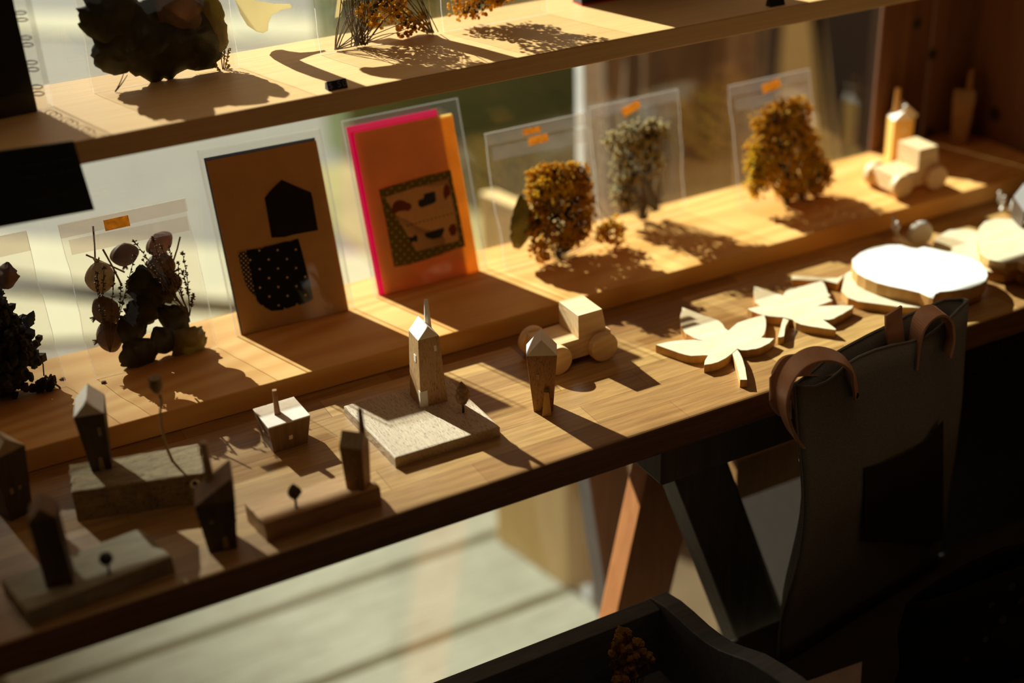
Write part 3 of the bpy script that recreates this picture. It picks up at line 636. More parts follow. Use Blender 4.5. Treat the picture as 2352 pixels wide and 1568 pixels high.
# leather loop at the right edge
lp = [on_y(px, py, .90) for px, py in ((2420, 640), (2372, 585), (2345, 545), (2336, 510), (2342, 470), (2365, 440), (2420, 415))]
mesh = MB().ribbon(lp, Vector((.004, .012, .004)), .0022)
tag(mesh_obj('leather_loop', mesh, plain('dark_leather', (.10, .06, .035), .5), bevel=.0004), 'curved dark brown leather loop cut off by the right edge above the stacked boards', 'strap')

# ------------------------------------------------------------------ cards in sleeves
def card(label, bl, br, top_z, lean_y, cols):
    A = on_z(*bl, ZB); B = on_z(*br, ZB); w = (B - A).length; rz = atan2(B.y - A.y, B.x - A.x)
    hgt = sqrt((top_z - ZB) ** 2 + lean_y ** 2); ln = atan2(lean_y, top_z - ZB)
    mid = (A + B) / 2
    t = thing('greeting_card', label, 'card', mid, (0, 0, 0), 'greeting cards on the plank')
    M = Matrix.Translation(mid) @ Matrix.Rotation(rz, 4, 'Z') @ Matrix.Rotation(-ln, 4, 'X')
    t.matrix_world = M; t.location = mid; t.rotation_mode = 'XYZ'; t.rotation_euler = M.to_euler()
    M = t.matrix_basis.copy() if False else M
    return t, M, w, hgt
def local_pts(M, px, off=0.0):
    n = M.to_3x3() @ Vector((0, -1, 0)); p = M.translation + n * off; Mi = M.inverted()
    return [Mi @ on_pl(a, b, p, n) for a, b in px]
def applique(root, name, M, px, y0, th, mat, parent=None, jag=0):
    q = local_pts(M, px, -y0)
    n = len(q); A = [Vector((v.x, y0, v.z)) for v in q]; B = [Vector((v.x, y0 - th, v.z)) for v in q]
    mb = MB().add(A + B, [tuple(range(n)), tuple(range(2 * n - 1, n - 1, -1))] + [(i, i + n, (i + 1) % n + n, (i + 1) % n) for i in range(n)])
    return mesh_obj(name, mb, mat, parent or root)
def sleeve(root, w, h, mar, top, y0, y1):
    mb = MB()
    mb.box((-w / 2 - mar, y0, 0), (w / 2 + mar, y1, h + top)); return mesh_obj('sleeve', mb, SLEEVE, root)
def seam(root, w, h, mar, top, y):
    mb = MB()
    for sx in (-1, 1): mb.box((sx * (w / 2 + mar) - .0008, y - .0004, .001), (sx * (w / 2 + mar) + .0008, y + .0004, h + top))
    mb.box((-w / 2 - mar, y - .0004, h + top - .0012), (w / 2 + mar, y + .0004, h + top)); return mesh_obj('sleeve_seam', mb, SEAM2, root)
k1 = lambda P: [(450 + a / 3.136, 300 + b / 3.136) for a, b in P]
t, M, w, h = card('cream card with a dark cloth house above a navy dotted pocket', (558, 770), (801, 712), .1775, .047, None)
mesh_obj('front_sheet', MB().box((-w / 2, -.0006, .0005), (w / 2, .0000, h)), CREAM, t)
mesh_obj('backing_card', MB().box((-w / 2 - .0012, .0004, .0005), (w / 2 - .0006, .0022, h + .0028)), NAVYC, t)
sleeve(t, w, h, .0055, .0105, -.0014, .0034); seam(t, w, h, .0055, .0105, .001)
applique(t, 'cloth_house', M, k1([(497, 485), (530, 440), (575, 395), (618, 355), (720, 400), (828, 445), (842, 500), (852, 570), (864, 630), (878, 716), (800, 730), (700, 748), (640, 765), (545, 770), (530, 680), (512, 570)]), -.0006, .0007, CLOTHD)
applique(t, 'dotted_pocket', M, k1([(362, 862), (420, 852), (485, 845), (490, 838), (560, 822), (640, 800), (680, 797), (735, 777), (760, 860), (785, 960), (810, 1060), (835, 1160), (843, 1210), (800, 1235), (740, 1255), (730, 1240), (720, 1258), (650, 1282), (635, 1270), (630, 1290), (545, 1297), (500, 1275), (482, 1255), (470, 1258), (440, 1225), (415, 1120), (390, 990)]), -.0006, .0007, DOTC)
applique(t, 'gingham_strip', M, k1([(300, 880), (345, 868), (362, 866), (390, 985), (412, 1090), (430, 1195), (395, 1165), (360, 1110), (330, 1010)]), -.0006, .0005, GING)
k2 = lambda P: [(780 + a / 3.267, 220 + b / 3.267) for a, b in P]
t, M, w, h = card('pink-edged cream card with an olive dotted patch of printed vehicles', (884, 678), (1100, 622), .1745, .043, None)
mesh_obj('front_sheet', MB().box((-w / 2, -.0006, .0005), (w / 2 - .0005, .0000, h)), CREAM2, t)
mesh_obj('pink_sheet', MB().box((-w / 2 - .0052, .0026, .0002), (w / 2 - .0135, .0034, h + .0065)), PINK, t)
mesh_obj('inner_sheet', MB().box((-w / 2 + .004, .0006, .0002), (w / 2 + .0008, .0010, h - .001)), plain('orange_sheet', (.92, .52, .14), .6, .05, 40, trans=.6), t)
sleeve(t, w, h, .009, .0135, -.0016, .0044); seam(t, w, h, .009, .0135, .001)
fr_ = applique(t, 'dotted_patch', M, k2([(296, 705), (400, 672), (470, 655), (560, 625), (650, 600), (760, 575), (830, 555), (850, 660), (885, 820), (915, 980), (942, 1128), (860, 1150), (760, 1190), (640, 1230), (520, 1265), (410, 1282), (380, 1120), (345, 930)]), -.0006, .0006, OLIVEDOT)
applique(t, 'printed_linen', M, k2([(340, 760), (560, 690), (815, 622), (840, 760), (870, 900), (895, 1085), (740, 1125), (575, 1168), (490, 1010), (410, 880)]), -.0012, .0004, PRINT)
for nm, P, m in (('printed_car', [(390, 870), (395, 830), (410, 800), (440, 782), (480, 785), (505, 800), (535, 810), (540, 840), (515, 865), (490, 860), (440, 868), (410, 888)], REDP),
                 ('printed_truck', [(590, 785), (630, 770), (635, 735), (715, 715), (725, 790), (700, 808), (615, 838), (592, 825)], NAVYP),
                 ('printed_figure', [(780, 690), (800, 660), (825, 680), (832, 740), (810, 755), (795, 785), (778, 740)], REDP),
                 ('printed_butterfly', [(515, 1060), (545, 1062), (570, 1038), (585, 1060), (582, 1098), (560, 1090), (535, 1102)], NAVYP),
                 ('printed_bus', [(636, 1035), (690, 1015), (780, 988), (785, 1010), (765, 1055), (745, 1065), (700, 1075), (655, 1065)], NAVYP),
                 ('printed_badge', [(815, 1000), (835, 965), (865, 960), (882, 1000), (870, 1045), (835, 1050)], REDP)):
    applique(t, nm, M, k2(P), -.0016, .0002, m)
for i in range(12):
    x = 505 + i * 30; yv = 975 - i * 8.2
    applique(t, 'printed_dash', M, k2([(x, yv - 4), (x + 13, yv - 8), (x + 13, yv), (x, yv + 4)]), -.0016, .0002, NAVYP)

# ------------------------------------------------------------------ plants
def leaf_petal(name, pos, L, W, rot, mat, label=None, cat=None, curl=.5, group=None, parent=None, tip=.75, ribs=0):
    """one cupped dried petal, L long, W wide"""
    def f(u, v):
        a = (u - .5) * 2; wv = sin(pi * min(1, v ** .75)) ** tip if 0 < v < 1 else 0
        wv = max(wv, .06)
        x = a * W / 2 * wv; z = v * L - L / 2
        y = -curl * (W / 2) * (1 - a * a) * wv + .1 * L * (v - .5) ** 2 + .06 * W * noise.noise(Vector((a * 2 + pos[0] * 90, v * 3, L * 70)))
        if ribs: y -= .05 * W * cos(a * ribs * pi) * wv
        x *= 1 + .24 * noise.noise(Vector((v * 9 + pos[0] * 77, a, 3.3))) + (.10 * noise.noise(Vector((v * 26, a, pos[2] * 70))) if abs(a) > .7 else 0)
        x += .05 * W * noise.noise(Vector((v * 6 + pos[2] * 50, a, W * 90)))
        return Vector((x, y, z))
    o = mesh_obj(name, MB().grid(f, 18, 22), mat, parent, smooth=True, solid=.0006)
    o.location = pos; o.rotation_euler = rot
    if label: tag(o, label, cat, group)
    return o
def pod(name, pos, L, W, rot, mat, label, group=None, ribs=7):
    prof = []; mb = MB(); n = 28; m = 12; vs = []
    for i in range(m + 1):
        v = i / m; r = W / 2 * (sin(pi * v) ** .6 if 0 < v < 1 else .03)
        for k in range(n):
            a = 2 * pi * k / n; q = r * (1 + .07 * cos(ribs * a) + .05 * noise.noise(Vector((cos(a) * 2, sin(a) * 2, v * 3 + pos[0] * 50))))
            vs.append(Vector((q * cos(a), q * .55 * sin(a), v * L - L / 2)))
    mb.add(vs, [(i * n + k, i * n + (k + 1) % n, (i + 1) * n + (k + 1) % n, (i + 1) * n + k) for i in range(m) for k in range(n)])
    for k in range(5):
        a = 2 * pi * k / 5; mb.tube([Vector((.0008 * cos(a), .0006 * sin(a), -L / 2 + .001)), Vector((.003 * cos(a), .0018 * sin(a), -L / 2 - .003))], [.0009, .0003], 5)
    o = mesh_obj(name, mb, mat, None, smooth=True); o.location = pos; o.rotation_euler = rot
    return tag(o, label, 'seed pod', group)
def twig(mb, a, b, r=.0005, bend=.1, n=5):
    a = Vector(a); b = Vector(b); d = (b - a).length
    o = Vector((rnd.uniform(-1, 1), rnd.uniform(-.4, .4), rnd.uniform(-1, 1))) * d * bend
    P = [a.lerp(b, i / n) + o * sin(pi * i / n) for i in range(n + 1)]
    mb.tube(P, [r * (1 - .5 * i / n) for i in range(n + 1)], 5); return P
def sprig(root, base, tips, mat, leafy=True, r=.0005, leaf=.0028):
    """heather-like sprig: thin stems with tiny pointed scales"""
    st = MB(); lf = MB()
    for tpt in tips:
        P = twig(st, base, tpt, r, .06, 8)
        if leafy:
            L = len(P)
            for i in range(int(L * .4), L):
                for k in range(6):
                    q = P[i] if i == L - 1 else P[i].lerp(P[i + 1], rnd.random())
                    d = (P[-1] - P[-2]).normalized() * .7 + Vector((rnd.uniform(-1, 1), rnd.uniform(-1, 1), rnd.uniform(-1, 1)))
                    d.normalize(); lf.tube([q, q + d * leaf * .5, q + d * leaf], [.0004, .0007, .0001], 4)
    mesh_obj('stems', st, mat, root)
    if leafy: tag(mesh_obj('scale_leaves', lf, mat, root), kind='stuff')
def bunch(name, label, loc, rot, crown, stem_base, n_stem, n_bloom, bmat, smat, br=.0024, cat='dried flowers', group=None, sub=5, extra=None):
    """dried bunch: stems from stem_base points to blooms inside the crown ellipsoids (centre, radii)"""
    t = thing(name, label, cat, loc, rot, group)
    st = MB(); bl = MB(); cx = MB(); tot = sum(c[2] for c in crown)
    for cc, rr, wgt in crown:
        k = int(n_bloom * wgt / tot)
        for i in range(k):
            while True:
                d = Vector((rnd.uniform(-1, 1), rnd.uniform(-1, 1), rnd.uniform(-1, 1)))
                if .25 < d.length < 1: break
            if d.length < .8 and rnd.random() < .35: d = d.normalized() * rnd.uniform(.8, 1)
            tgt = cx if d.length < .78 and rnd.random() < .6 else bl  # inner blobs mostly take the dark core colour
            p = Vector(cc) + Vector((d.x * rr[0], d.y * rr[1], d.z * rr[2]))
            for _ in range(sub):
                q = p + Vector((rnd.gauss(0, 1), rnd.gauss(0, 1), rnd.gauss(0, 1))) * br * .8
                tgt.blob(q, br * rnd.uniform(.35, .7), 5, 3, .35)
            if i % max(1, (k // max(1, int(n_stem * wgt / tot)))) == 0:
                sb = rnd.choice(stem_base); sb = Vector(sb) + Vector((rnd.gauss(0, .002), rnd.gauss(0, .0015), 0))
                twig(st, sb, p, .00055, .12, 6)
    mesh_obj('stems', st, smat, t); tag(mesh_obj('blossoms', bl, bmat, t, smooth=False), kind='stuff')
    if cx.v: tag(mesh_obj('core_blobs', cx, COREM, t), kind='stuff')
    return t

# ------------------------------------------------------------------ clear bags
def bag(label, x0, x1, y, z0, h, lean, puff=.012, name='clear_bag', strip=True, sticker=None, flap=.012, second=True, grp='clear bags of dried flowers', rz=0, gus=.006):
    w = x1 - x0
    t = thing(name, label, 'bag', ((x0 + x1) / 2, y, z0), (-lean, 0, rz), grp)
    sd = x0 * 37
    def sheet(s):
        def f(u, v):
            e = (4 * u * (1 - u)) ** .5 * (sin(pi * min(1, .12 + v * .88)) ** .6)
            cr = noise.noise(Vector((u * 5 + sd, v * 6, s * 3))) * .0016
            wob = .0022 * noise.noise(Vector((sd, v * 5, 2.2 + (u > .5))))* abs(u - .5) * 2
            return Vector(((u - .5) * w + wob, s * (gus * (1 - v) + puff * e) + cr * e, v * h + .0006 * sin(u * 9 + s)))
        return f
    mesh_obj('front_sheet', MB().grid(sheet(-1), 18, 22), FILM, t, smooth=True)
    mesh_obj('back_sheet', MB().grid(sheet(1), 18, 22), FILM, t, smooth=True)
    e = MB()
    for sx in (-1, 1):
        e.tube([Vector((sx * w / 2 + .0022 * noise.noise(Vector((sd, v * 5, 2.2 + (sx > 0)))), -gus * (1 - v), v * h)) for v in [i / 14 for i in range(15)]], .00035, 5)
    e.tube([Vector((-w / 2, 0, h)), Vector((w / 2, 0, h))], .0004, 5)
    e.tube([Vector((-w / 2, -gus, .0005)), Vector((w / 2, -gus, .0005))], .0003, 5)
    mesh_obj('edge_seam', e, SEAM, t)
    if strip:
        mesh_obj('seal_strip', MB().box((-w / 2, -.0012, h - flap), (w / 2, -.0002, h)), STRIP, t)
        if second:
            mesh_obj('fold_strip', MB().box((-w / 2 + .004, -.0024, h - flap * 2.35), (w / 2 - .004, -.0016, h - flap * 1.25), Matrix.Rotation(radians(.8), 4, 'Y')), STRIP, t)
    for i, s in enumerate(sticker or []):
        sx, sz, sw, shh, ang = s
        Ms = Matrix.Translation((sx, -.0032 - .0002 * i, sz)) @ Matrix.Rotation(ang, 4, 'Y')
        o = mesh_obj('sticker', MB().box((-sw / 2, -.0003, -shh / 2), (sw / 2, .0003, shh / 2), Ms), KRAFT, t)
    return t
LEAN = .2
bag('clear bag cut off by the left edge holding a dark dried mass', .003, .116, 1.105, ZB, .138, LEAN, second=False, flap=.017)
bag('clear bag of brown pods and dark petals beside the cream card', .142, .253, 1.103, ZB, .138, LEAN, sticker=[(-.0075, .1295, .0215, .0095, 0)])
bag('clear bag of yellow flowers with an olive leaf right of the pink-edged card', .552, .666, 1.106, ZB, .137, LEAN, sticker=[(-.006, .131, .02, .006, 0), (-.0005, .121, .022, .008, -.03)])
bag('clear bag of grey-green flowers between the two yellow bunches', .679, .788, 1.133, ZB, .134, LEAN * .5, puff=.009, second=False, sticker=[(-.006, .125, .022, .009, -.3)])
bag('clear bag of yellow flowers next to the toy car', .842, .950, 1.105, ZB, .133, LEAN, sticker=[(-.0002, .124, .024, .010, -.15)])

# --- bag 1 contents (left edge)
t = bunch('dried_bunch', 'black dried flower mass in the bag at the left edge under the hanging sign', (.062, 1.107, ZB + .004), (-LEAN, 0, 0), [((-.012, 0, .05), (.045, .010, .048), 3), ((.012, 0, .03), (.022, .008, .028), 1)], [(0, 0, .05)], 30, 420, DGREEN, STEMM, .0075, sub=4)
LN = Vector((0, -cos(LEAN), sin(LEAN)))
Q = lambda px, py, y=1.108: on_pl(px, py, Vector((0, y, ZB)), LN)
leaf_petal('rose_bud', Q(14, 632), .024, .020, (0, .3, 0), BRPET, 'brown dried rose bud on top of the black mass in the left edge bag', 'dried flower', 1.1)
leaf_petal('dried_petal', Q(66, 735), .02, .010, (.2, .6, 0), DGREEN, 'pointed dark petal at the right side of the left edge bag', 'dried petal', .5)
t = thing('dried_flower', 'small dark drooping flower on a stalk at the bottom right of the left edge bag', 'dried flower')
t.location = Q(103, 872, 1.098); P = t.location
for k in range(7):
    a = 2 * pi * k / 7; leaf_petal('petal', (.005 * cos(a), .004 * sin(a), -.004), .014, .009, (.5 * sin(a), .6 * cos(a), a), DGREEN, parent=t, curl=.4)
e1, e2 = Q(138, 890, 1.098) - P, Q(88, 820, 1.098) - P
mesh_obj('stalk', MB().tube([Vector((.001, 0, .004)), e1 * .6 + Vector((0, 0, .002)), e1], .0009, 6).tube([Vector((0, 0, .004)), e2 * .5 + Vector((.002, 0, .004)), e2], .0006, 5), STEMM, t)
# --- bag 2 contents
G2 = 'pods and petals in the clear bag beside the cream card'
def q2(a, b): return 160 + a / 3.485, 450 + b / 3.485
def P2(a, b, y): return on_pl(*q2(a, b), Vector((0, y, ZB)), LN)
pod('seed_pod', P2(245, 650, 1.105), .031, .025, (0, 3.14, 0), PAPET, 'pale striped pod at the upper left of the bag beside the cream card', G2)
pod('seed_pod', P2(440, 470, 1.112), .022, .027, (0, .15, .3), BRPET, 'brown pod near the sticker at the top of the bag beside the cream card', G2)
pod('seed_pod', P2(720, 380, 1.114), .022, .027, (0, -.3, .3), plain('pink_brown', (.36, .2, .14), .6, .3, 60, trans=.4), 'pinkish pod under the top fold of the bag beside the cream card', G2)
pod('seed_pod', P2(290, 920, 1.106), .024, .029, (0, 1.2, 0), BRPET, 'brown toothed pod halfway down the left side of the bag beside the cream card', G2, 6)
pod('seed_pod', P2(320, 1125, 1.104), .024, .030, (0, 1.45, 0), BRPET, 'plum-brown pod at the lower left of the bag beside the cream card', G2, 5)
pod('seed_pod', P2(730, 560, 1.114), .026, .026, (0, .5, 0), BRPET, 'brown pod behind the sprig at the upper right of the bag beside the cream card', G2)
pod('seed_pod', P2(800, 700, 1.114), .024, .022, (0, .2, 0), BRPET, 'rounded brown pod half hidden by the sprig at the right of that bag', G2)
for (a, b, L, W, rx, ry, rz, m, lab) in (
    (570, 700, .034, .026, 0, .2, .0, DGREEN, 'dark upright petal in the middle of the bag beside the cream card'),
    (600, 900, .033, .034, .2, .6, .1, DGREEN, 'broad black petal below the middle of the bag beside the cream card'),
    (500, 1060, .03, .034, 0, 1.2, .1, DGREEN, 'black petal left of the gap near the bottom of the bag beside the cream card'),
    (740, 740, .024, .034, .1, .9, .2, DGREEN, 'black petal under the sprig in the bag beside the cream card'),
    (740, 1150, .030, .028, .1, -.3, 0, DGREEN, 'dark petal near the bottom between two others in the bag beside the cream card'),
    (545, 1250, .034, .036, 0, -.35, 0, DGREEN, 'lowest dark curled petal in the bag beside the cream card'),
    (850, 975, .026, .036, .1, 1.0, .1, DGREEN, 'brown-black folded petal at the right of the bag beside the cream card'),
    (940, 1165, .034, .036, 0, -.6, 0, OLIVEL, 'olive-edged petal at the lower right corner of the bag beside the cream card'),
    (640, 810, .03, .03, 0, -.5, 0, DGREEN, 'black petal at the very centre of the dark heap in that bag')):
    leaf_petal('dried_petal', P2(a, b, 1.102 + .002 * rx), L * 1.04, W * 1.0, (rx, ry, rz), m, lab, 'dried petal', .45, G2)
t = thing('dried_sprig', 'dark heather sprig fanning to the upper right in the bag beside the cream card', 'sprig'); t.location = P2(960, 960, 1.093); P = t.location
sprig(t, Vector(), [P2(a, b, 1.092) - P for a, b in ((520, 365), (670, 340), (730, 400), (905, 460), (870, 540), (800, 415), (590, 520), (660, 560), (905, 610), (700, 640), (990, 795), (640, 440))], STEMM)
t = thing('dried_sprig', 'thin dark sprig leaning left across the pale pod in the bag beside the cream card', 'sprig'); t.location = P2(322, 1250, 1.092); P = t.location
sprig(t, Vector(), [P2(a, b, 1.092) - P for a, b in ((275, 580), (220, 620), (360, 620), (205, 680), (520, 480), (410, 720))], STEMM)
for i, (a, b, c, d, lab) in enumerate(((187, 240, 205, 545, 'upright stalk above the pale pod in the bag beside the cream card'), (130, 470, 440, 610, 'stalk slanting right below the fold of the bag beside the cream card'), (265, 425, 410, 700, 'stalk crossing downward behind the sprigs in the bag beside the cream card'), (885, 325, 830, 520, 'short stalk at the upper right of the bag beside the cream card'))):
    tag(mesh_obj('dry_stalk', MB().tube([P2(a, b, 1.106), P2((a + c) / 2 + 4, (b + d) / 2, 1.106), P2(c, d, 1.106)], [.0009, .0008, .0009], 6), STEMP), lab, 'stalk', G2)
# --- bag 3 contents
bunch('dried_bunch', 'yellow dried flower bunch standing in the bag right of the pink-edged card', (.612, 1.097, ZB + .0005), (-LEAN, 0, 0),
      [((.014, 0, .050), (.033, .015, .042), 4.4), ((-.016, 0, .060), (.014, .010, .022), .9), ((.030, 0, .075), (.016, .010, .018), .7), ((-.004, -.004, .082), (.024, .008, .016), 1.2), ((.060, -.008, .014), (.014, .008, .014), .6), ((-.020, -.004, .03), (.012, .008, .03), 1)], [(0, 0, .0), (.01, 0, .004), (-.006, 0, .10)], 70, 640, ORA, STEMM, .0034)
bunch('dried_bunch', 'bright yellow tips on top of the bunch right of the pink-edged card', (.605, 1.093, ZB + .075), (-LEAN, 0, 0), [((-.01, 0, .006), (.012, .006, .008), 1), ((.012, 0, .005), (.009, .006, .007), .7)], [(0, .004, -.02)], 8, 60, YEL, STEMM, .003)
leaf_petal('dried_leaf', on_y(1195, 510, 1.106), .058, .030, (0, .08, .25), OLIVEL, 'olive curled leaf at the left side of the bag right of the pink-edged card', 'dried leaf', .5)
# --- bag 4 contents
bunch('dried_bunch', 'grey-green dried flower bunch standing between the two yellow bunches', (.733, 1.130, ZB + .002), (-LEAN * .5, 0, 0),
      [((.000, 0, .094), (.040, .010, .012), 4), ((-.002, 0, .066), (.033, .011, .026), 4), ((-.018, 0, .034), (.018, .008, .016), 1)], [(.004, 0, .0), (.02, 0, .006), (-.02, 0, .012)], 90, 330, SAGE, STEMM, .0032)
# --- bag 5 contents
bunch('dried_bunch', 'dark golden dried flower bunch standing in the bag next to the toy car', (.897, 1.090, ZB + .0005), (-LEAN, 0, 0),
      [((.010, 0, .048), (.038, .017, .046), 5), ((-.030, -.003, .056), (.018, .010, .026), 1.1), ((.010, 0, .096), (.028, .012, .016), 1.3), ((-.018, 0, .088), (.016, .010, .014), .7), ((.038, -.006, .022), (.018, .011, .022), 1.1)], [(0, 0, 0), (.02, 0, .0)], 70, 700, ORA, STEMM, .0036)
bunch('dried_bunch', 'bright yellow tips at the left of the golden bunch next to the toy car', (.853, 1.086, ZB + .030), (-LEAN, 0, 0), [((0, 0, .014), (.010, .008, .026), 1)], [(.012, .004, -.01)], 8, 70, YEL, STEMM, .0034)
# fallen specks
for px, py, lab in ((238, 879, 'tiny dark seed fallen on the plank in front of the bag with the pods'), (143, 871, 'tiny speck on the plank between the two left bags')):
    p = on_z(px, py, ZB); o = tag(mesh_obj('seed', MB().blob((0, 0, .0009), .0016, 7, 5, .3, (1.6, 1, .6)), STEMM), lab, 'seed'); o.location = (p.x, p.y, ZB)

# ------------------------------------------------------------------ upper shelf goods
t = thing('spiral_notebook', 'black spiral notebook in a clear sleeve standing at the left end of the upper shelf', 'notebook', (.100, 1.092, ZS), (-.05, 0, .10))
mesh_obj('cover', MB().box((-.075, -.006, 0), (.040, .008, .20)), BLACKG, t, bevel=.001)
for i in range(7):
    for dz in (0, .0055):
        z = .012 + i * .0195 + dz
        mesh_obj('ring', MB().tube([Vector((.0405, 0, z)) + Vector((.004 * (1 - cos(a)), .0075 * sin(a), 0)) for a in [pi * 2 * k / 14 for k in range(15)]], .0005, 5), RIVET, t)
mesh_obj('sleeve', MB().box((-.08, -.0085, 0), (.0525, .0105, .21)), SLEEVE, t)
bag('clear bag of large black leaves on the upper shelf', .190, .312, 1.118, ZS, .16, .02, puff=.014, strip=False)
GS = 'leaves in the bag on the upper shelf'
R3 = lambda a, b, y=1.115: on_y(a / 2.904, b / 2.904, y)
for a, b, L, W, ry, m, lab in (
    (1150, 400, .082, .060, 1.52, DGREEN, 'largest black leaf at the bottom of the upper shelf bag'),
    (770, 300, .05, .036, .2, DGREEN, 'dark rounded leaf at the left side of the upper shelf bag'),
    (750, 100, .05, .05, .5, DGREEN, 'black leaf at the upper left of the upper shelf bag'),
    (1180, 100, .05, .05, -.6, BRPET, 'papery brown leaf lit from behind at the top of the upper shelf bag'),
    (1400, 130, .062, .026, -.1, OLIVEL, 'narrow olive leaf at the upper right of the upper shelf bag'),
    (950, 200, .055, .05, .8, DGREEN, 'black leaf in the middle of the upper shelf bag'),
    (1340, 400, .055, .046, .2, DGREEN, 'black rounded leaf at the lower right of the upper shelf bag')):
    p = R3(a, b); p.z = max(p.z, ZS + (.03 if ry != 1.5 else .03)); leaf_petal('dried_leaf', p, L, W, (0, ry, 0), m, lab, 'dried leaf', .35, GS, tip=.45)
t = thing('dried_sprig', 'thin budding sprig at the right side of the upper shelf bag', 'sprig'); t.location = R3(1490, 500); P = t.location
sprig(t, Vector(), [R3(a, b) - P for a, b in ((1440, 200), (1500, 260), (1530, 330), (1560, 485), (1525, 440), (1430, 420))], STEMP, True, .0006, .002)
t = thing('dried_sprig', 'bare twig poking out at the lower left of the upper shelf bag', 'sprig'); t.location = R3(768, 615, 1.104); P = t.location; t.location.z = max(t.location.z, ZS + .0006)
sprig(t, Vector(), [R3(830, 470, 1.104) - P, R3(850, 500, 1.104) - P], STEMM, False, .0006)
# two yellow bunches in flat sleeves
bag('clear sleeve round the yellow bunch with crossed stems on the upper shelf', .385, .492, 1.112, ZS, .15, .02, puff=.010, strip=False, grp='clear sleeves on the upper shelf')
T = lambda a, b, y=1.110: on_y(500 + a / 3.92, b / 3.92, y)
c0 = Vector((.44, 1.110, ZS + .0006))
def rel(p): return (p.x - c0.x, p.y - c0.y, max(p.z - c0.z, .001))
t = bunch('dried_bunch', 'orange-yellow dried bunch with crossed bare stems on the upper shelf', c0, (-.02, 0, 0),
          [((rel(T(1220, 30))[0], 0, .070), (.020, .010, .030), 2), ((rel(T(1480, 90))[0], 0, .040), (.026, .010, .026), 3), ((rel(T(1750, 270))[0], 0, .012), (.014, .008, .010), .6), ((.005, 0, .095), (.036, .01, .03), 2)],
          [rel(T(1065, 485)), rel(T(1305, 480)), rel(T(1255, 492)), rel(T(1935, 355))], 60, 300, ORA, STEMM, .0030)
bag('clear sleeve round the right hand yellow bunch on the upper shelf', .505, .612, 1.115, ZS, .15, .02, puff=.010, strip=False, grp='clear sleeves on the upper shelf')
bunch('dried_bunch', 'orange-yellow dried bunch hanging low beside the black book on the upper shelf', (.548, 1.113, ZS + .001), (-.02, 0, 0),
      [((-.012, 0, .028), (.022, .011, .024), 2), ((.012, 0, .030), (.024, .011, .018), 2), ((0, 0, .075), (.04, .01, .03), 3)], [(.03, 0, .06), (.01, 0, .05)], 70, 330, ORA, STEMM, .0030)
t = thing('book', 'black book with a red lower edge standing on the upper shelf', 'book', (.728, 1.122, ZS), (-.03, 0, -.03))
mesh_obj('cover', MB().box((-.074, -.009, .0016), (.074, .009, .19)), BLACKG, t, bevel=.0006); mesh_obj('lower_edge', MB().box((-.074, -.0092, 0), (.074, .0092, .0015)), LEDGE, t)
def price_block(px, py, label, txt=None, rz=.0):
    p = on_z(px, py, ZS); t = thing('price_block', label, 'price tag', (p.x, p.y, ZS), (0, 0, rz), 'black price blocks on the shelf edge')
    q = [(-.0042, 0), (.0042, 0), (.003, .0058), (-.0012, .0075)]
    mesh_obj('block', MB().add([(-.0085, y_, z_) for y_, z_ in q] + [(.0085, y_, z_) for y_, z_ in q], [(0, 1, 2, 3), (7, 6, 5, 4), (0, 4, 5, 1), (1, 5, 6, 2), (2, 6, 7, 3), (3, 7, 4, 0)]), BLACK, t, bevel=.0004)
    if txt:
        cu = bpy.data.curves.new('price', 'FONT'); cu.body = txt; cu.size = .0072; cu.align_x = 'CENTER'; cu.align_y = 'CENTER'; cu.extrude = .00008; cu.space_character = 1.25
        tmp = bpy.data.objects.new('price', cu); me = bpy.data.meshes.new_from_object(tmp); bpy.data.objects.remove(tmp)
        me.materials.append(plain('white_print', (.20, .18, .16), .6)); o = bpy.data.objects.new('price', me); C.objects.link(o); o.parent = t
        o.location = (0, -.00285, .0038); o.rotation_euler = (radians(68), 0, 0)
price_block(773, 203, 'black three-sided price block reading 50 dollars on the shelf edge below the crossed stems', '$ 50', .02)
price_block(1781, 12, 'black price block at the right end of the upper shelf edge', None)
# hanging dark sign
s0 = [on_y(-60, 353, .9975), on_y(168, 322, .9975), on_y(216, 480, .9925), on_y(-60, 531, .9925)]
t = thing('hanging_sign', 'black sign card hanging from the front of the upper shelf at the left', 'sign', (.1, .9975, ZS))
o_ = Vector((.1, .9975, ZS)); fwd = Vector((0, -.0022, 0))
mesh_obj('panel', MB().hull8([v - o_ for v in s0], [v - o_ + fwd for v in s0]), BLACK, t, bevel=.0004)
wr_ = MB()
for i in range(4):
    for j in range(7):
        a = on_y(40 + j * 19, 385 + i * 27 - j * 3.4, .9935) - o_ + Vector((0, -.0016 , 0)); wr_.box(a + Vector((0, -.0003, 0)), a + Vector((.0028 + .0012 * ((i + j) % 3), .0003, .0006 + .0008 * ((i * j) % 2))))
mesh_obj('chalk_marks', wr_, plain('faint_chalk', (.035, .03, .022), .9), t)

